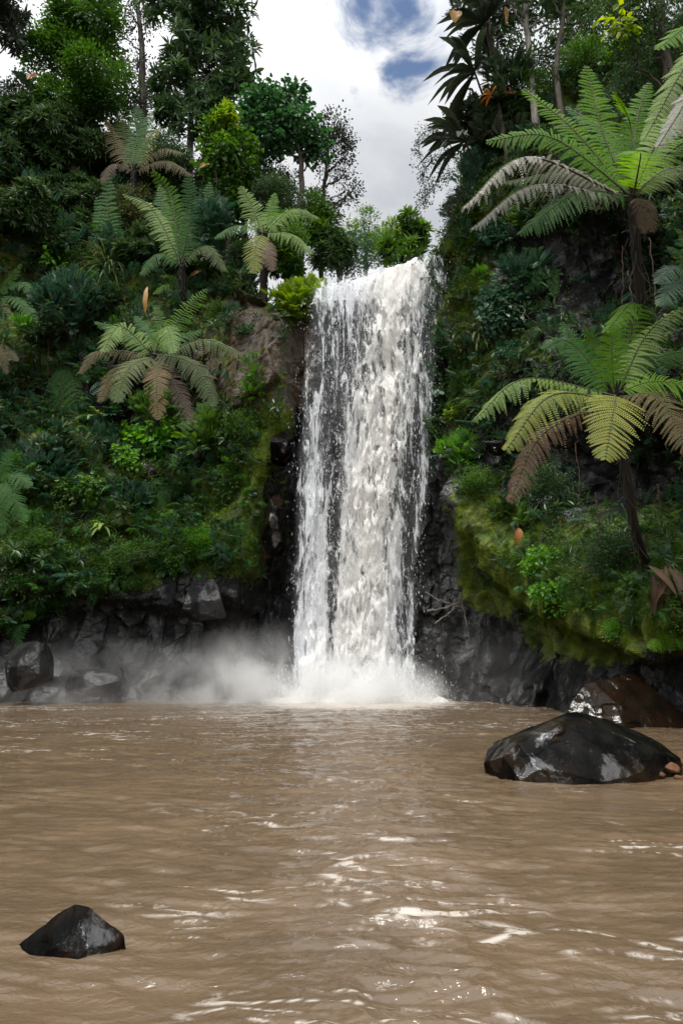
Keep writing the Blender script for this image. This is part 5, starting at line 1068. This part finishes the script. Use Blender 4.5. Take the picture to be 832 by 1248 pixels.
for k, (a, b_, r_k, Yk, l) in enumerate([(818, 936, 12, 9.6, 'largest reddish stone at the right frame edge'), (804, 944, 7, 9.5, 'small reddish stone nearest the black boulder'), (826, 948, 7, 9.45, 'lowest reddish stone at the right frame edge'), (834, 930, 8, 9.9, 'reddish stone cut by the right frame edge')]):
    blob_boulder(l, a, b_, r_k, r_k * .6, Yk, 51 + k, 'redstone', g_s, 'stone')
print('veg', time.time() - T0)

# ------------------------------------------------------------------ sky and light
SUN_AZ, SUN_EL = R(205), R(69)   # azimuth from +Y clockwise: behind the camera, a little left
sd = np.array([math.sin(SUN_AZ) * math.cos(SUN_EL), math.cos(SUN_AZ) * math.cos(SUN_EL), math.sin(SUN_EL)])
w = bpy.data.worlds.new('World'); scn.world = w; w.use_nodes = True; nt = w.node_tree; nt.nodes.clear()
t = NT.__new__(NT); t.t = nt
wo = t.n('ShaderNodeOutputWorld'); bg = t.n('ShaderNodeBackground'); bg.inputs['Strength'].default_value = .1
sky = t.n('ShaderNodeTexSky', sky_type='NISHITA'); sky.sun_disc = False; sky.sun_elevation = SUN_EL; sky.sun_rotation = SUN_AZ
g = t.n('ShaderNodeTexCoord').outputs['Generated']
n1 = t.noise(t.scaled(g, (1, 1, 1.7)), 2.3, 7, .55, .5); n2_ = t.noise(t.scaled(g, (1, 1, 1.6)), 5, 6, .6, .3)
cl = t.ramp(t.math('ADD', t.math('MULTIPLY', n1, .7), t.math('MULTIPLY', n2_, .3)), [(.38, (5.2, 5.5, 6.0)), (.47, (6.9, 7.1, 7.4)), (.56, (8.0, 8.1, 8.25))])
dv = t.n('ShaderNodeVectorMath', operation='DOT_PRODUCT'); t.l(g, dv.inputs[0]); dv.inputs[1].default_value = tuple(sd)
veil = t.rng(dv.outputs['Value'], .25, 1, 1, 3.4)
cm = t.n('ShaderNodeVectorMath', operation='SCALE'); t.l(cl, cm.inputs[0]); t.l(veil, cm.inputs['Scale'])
hd = unit(ray(468, 36)); dh = t.n('ShaderNodeVectorMath', operation='DOT_PRODUCT'); t.l(g, dh.inputs[0]); dh.inputs[1].default_value = tuple(hd)
hole = t.math('ADD', t.rng(dh.outputs['Value'], .988, 1.0), t.math('MULTIPLY', t.math('SUBTRACT', t.noise(t.scaled(g, (1, 1, 1.5)), 9, 6, .6, .4), .5), 2.2))
hm = t.math('MULTIPLY', t.rng(hole, .75, 1.25), t.rng(dh.outputs['Value'], .991, .998), clamp=True)
sk = t.n('ShaderNodeVectorMath', operation='SCALE'); t.l(sky.outputs[0], sk.inputs[0]); sk.inputs['Scale'].default_value = 1.5
t.l(t.mix(hm, cm.outputs[0], sk.outputs[0]), bg.inputs['Color']); t.l(bg.outputs[0], wo.inputs[0])
sl = bpy.data.lights.new('sun', 'SUN'); sl.energy = 3.3; sl.angle = R(9); sl.color = (1, .96, .9)
so = bpy.data.objects.new('sun', sl); COL.objects.link(so); so.rotation_euler = Vector(sd).to_track_quat('Z', 'Y').to_euler()
scn.view_settings.view_transform = 'Standard'; scn.view_settings.look = 'None'; scn.view_settings.gamma = 1; scn.view_settings.exposure = 0.0
cy = scn.cycles
cy.use_denoising = True; cy.max_bounces = 6; cy.diffuse_bounces = 3; cy.glossy_bounces = 2; cy.transmission_bounces = 3; cy.transparent_max_bounces = 12; cy.volume_bounces = 3
cy.caustics_reflective = False; cy.caustics_refractive = False
try: cy.volume_step_rate = 1.5; cy.volume_max_steps = 128
except Exception: pass
print('done', time.time() - T0)
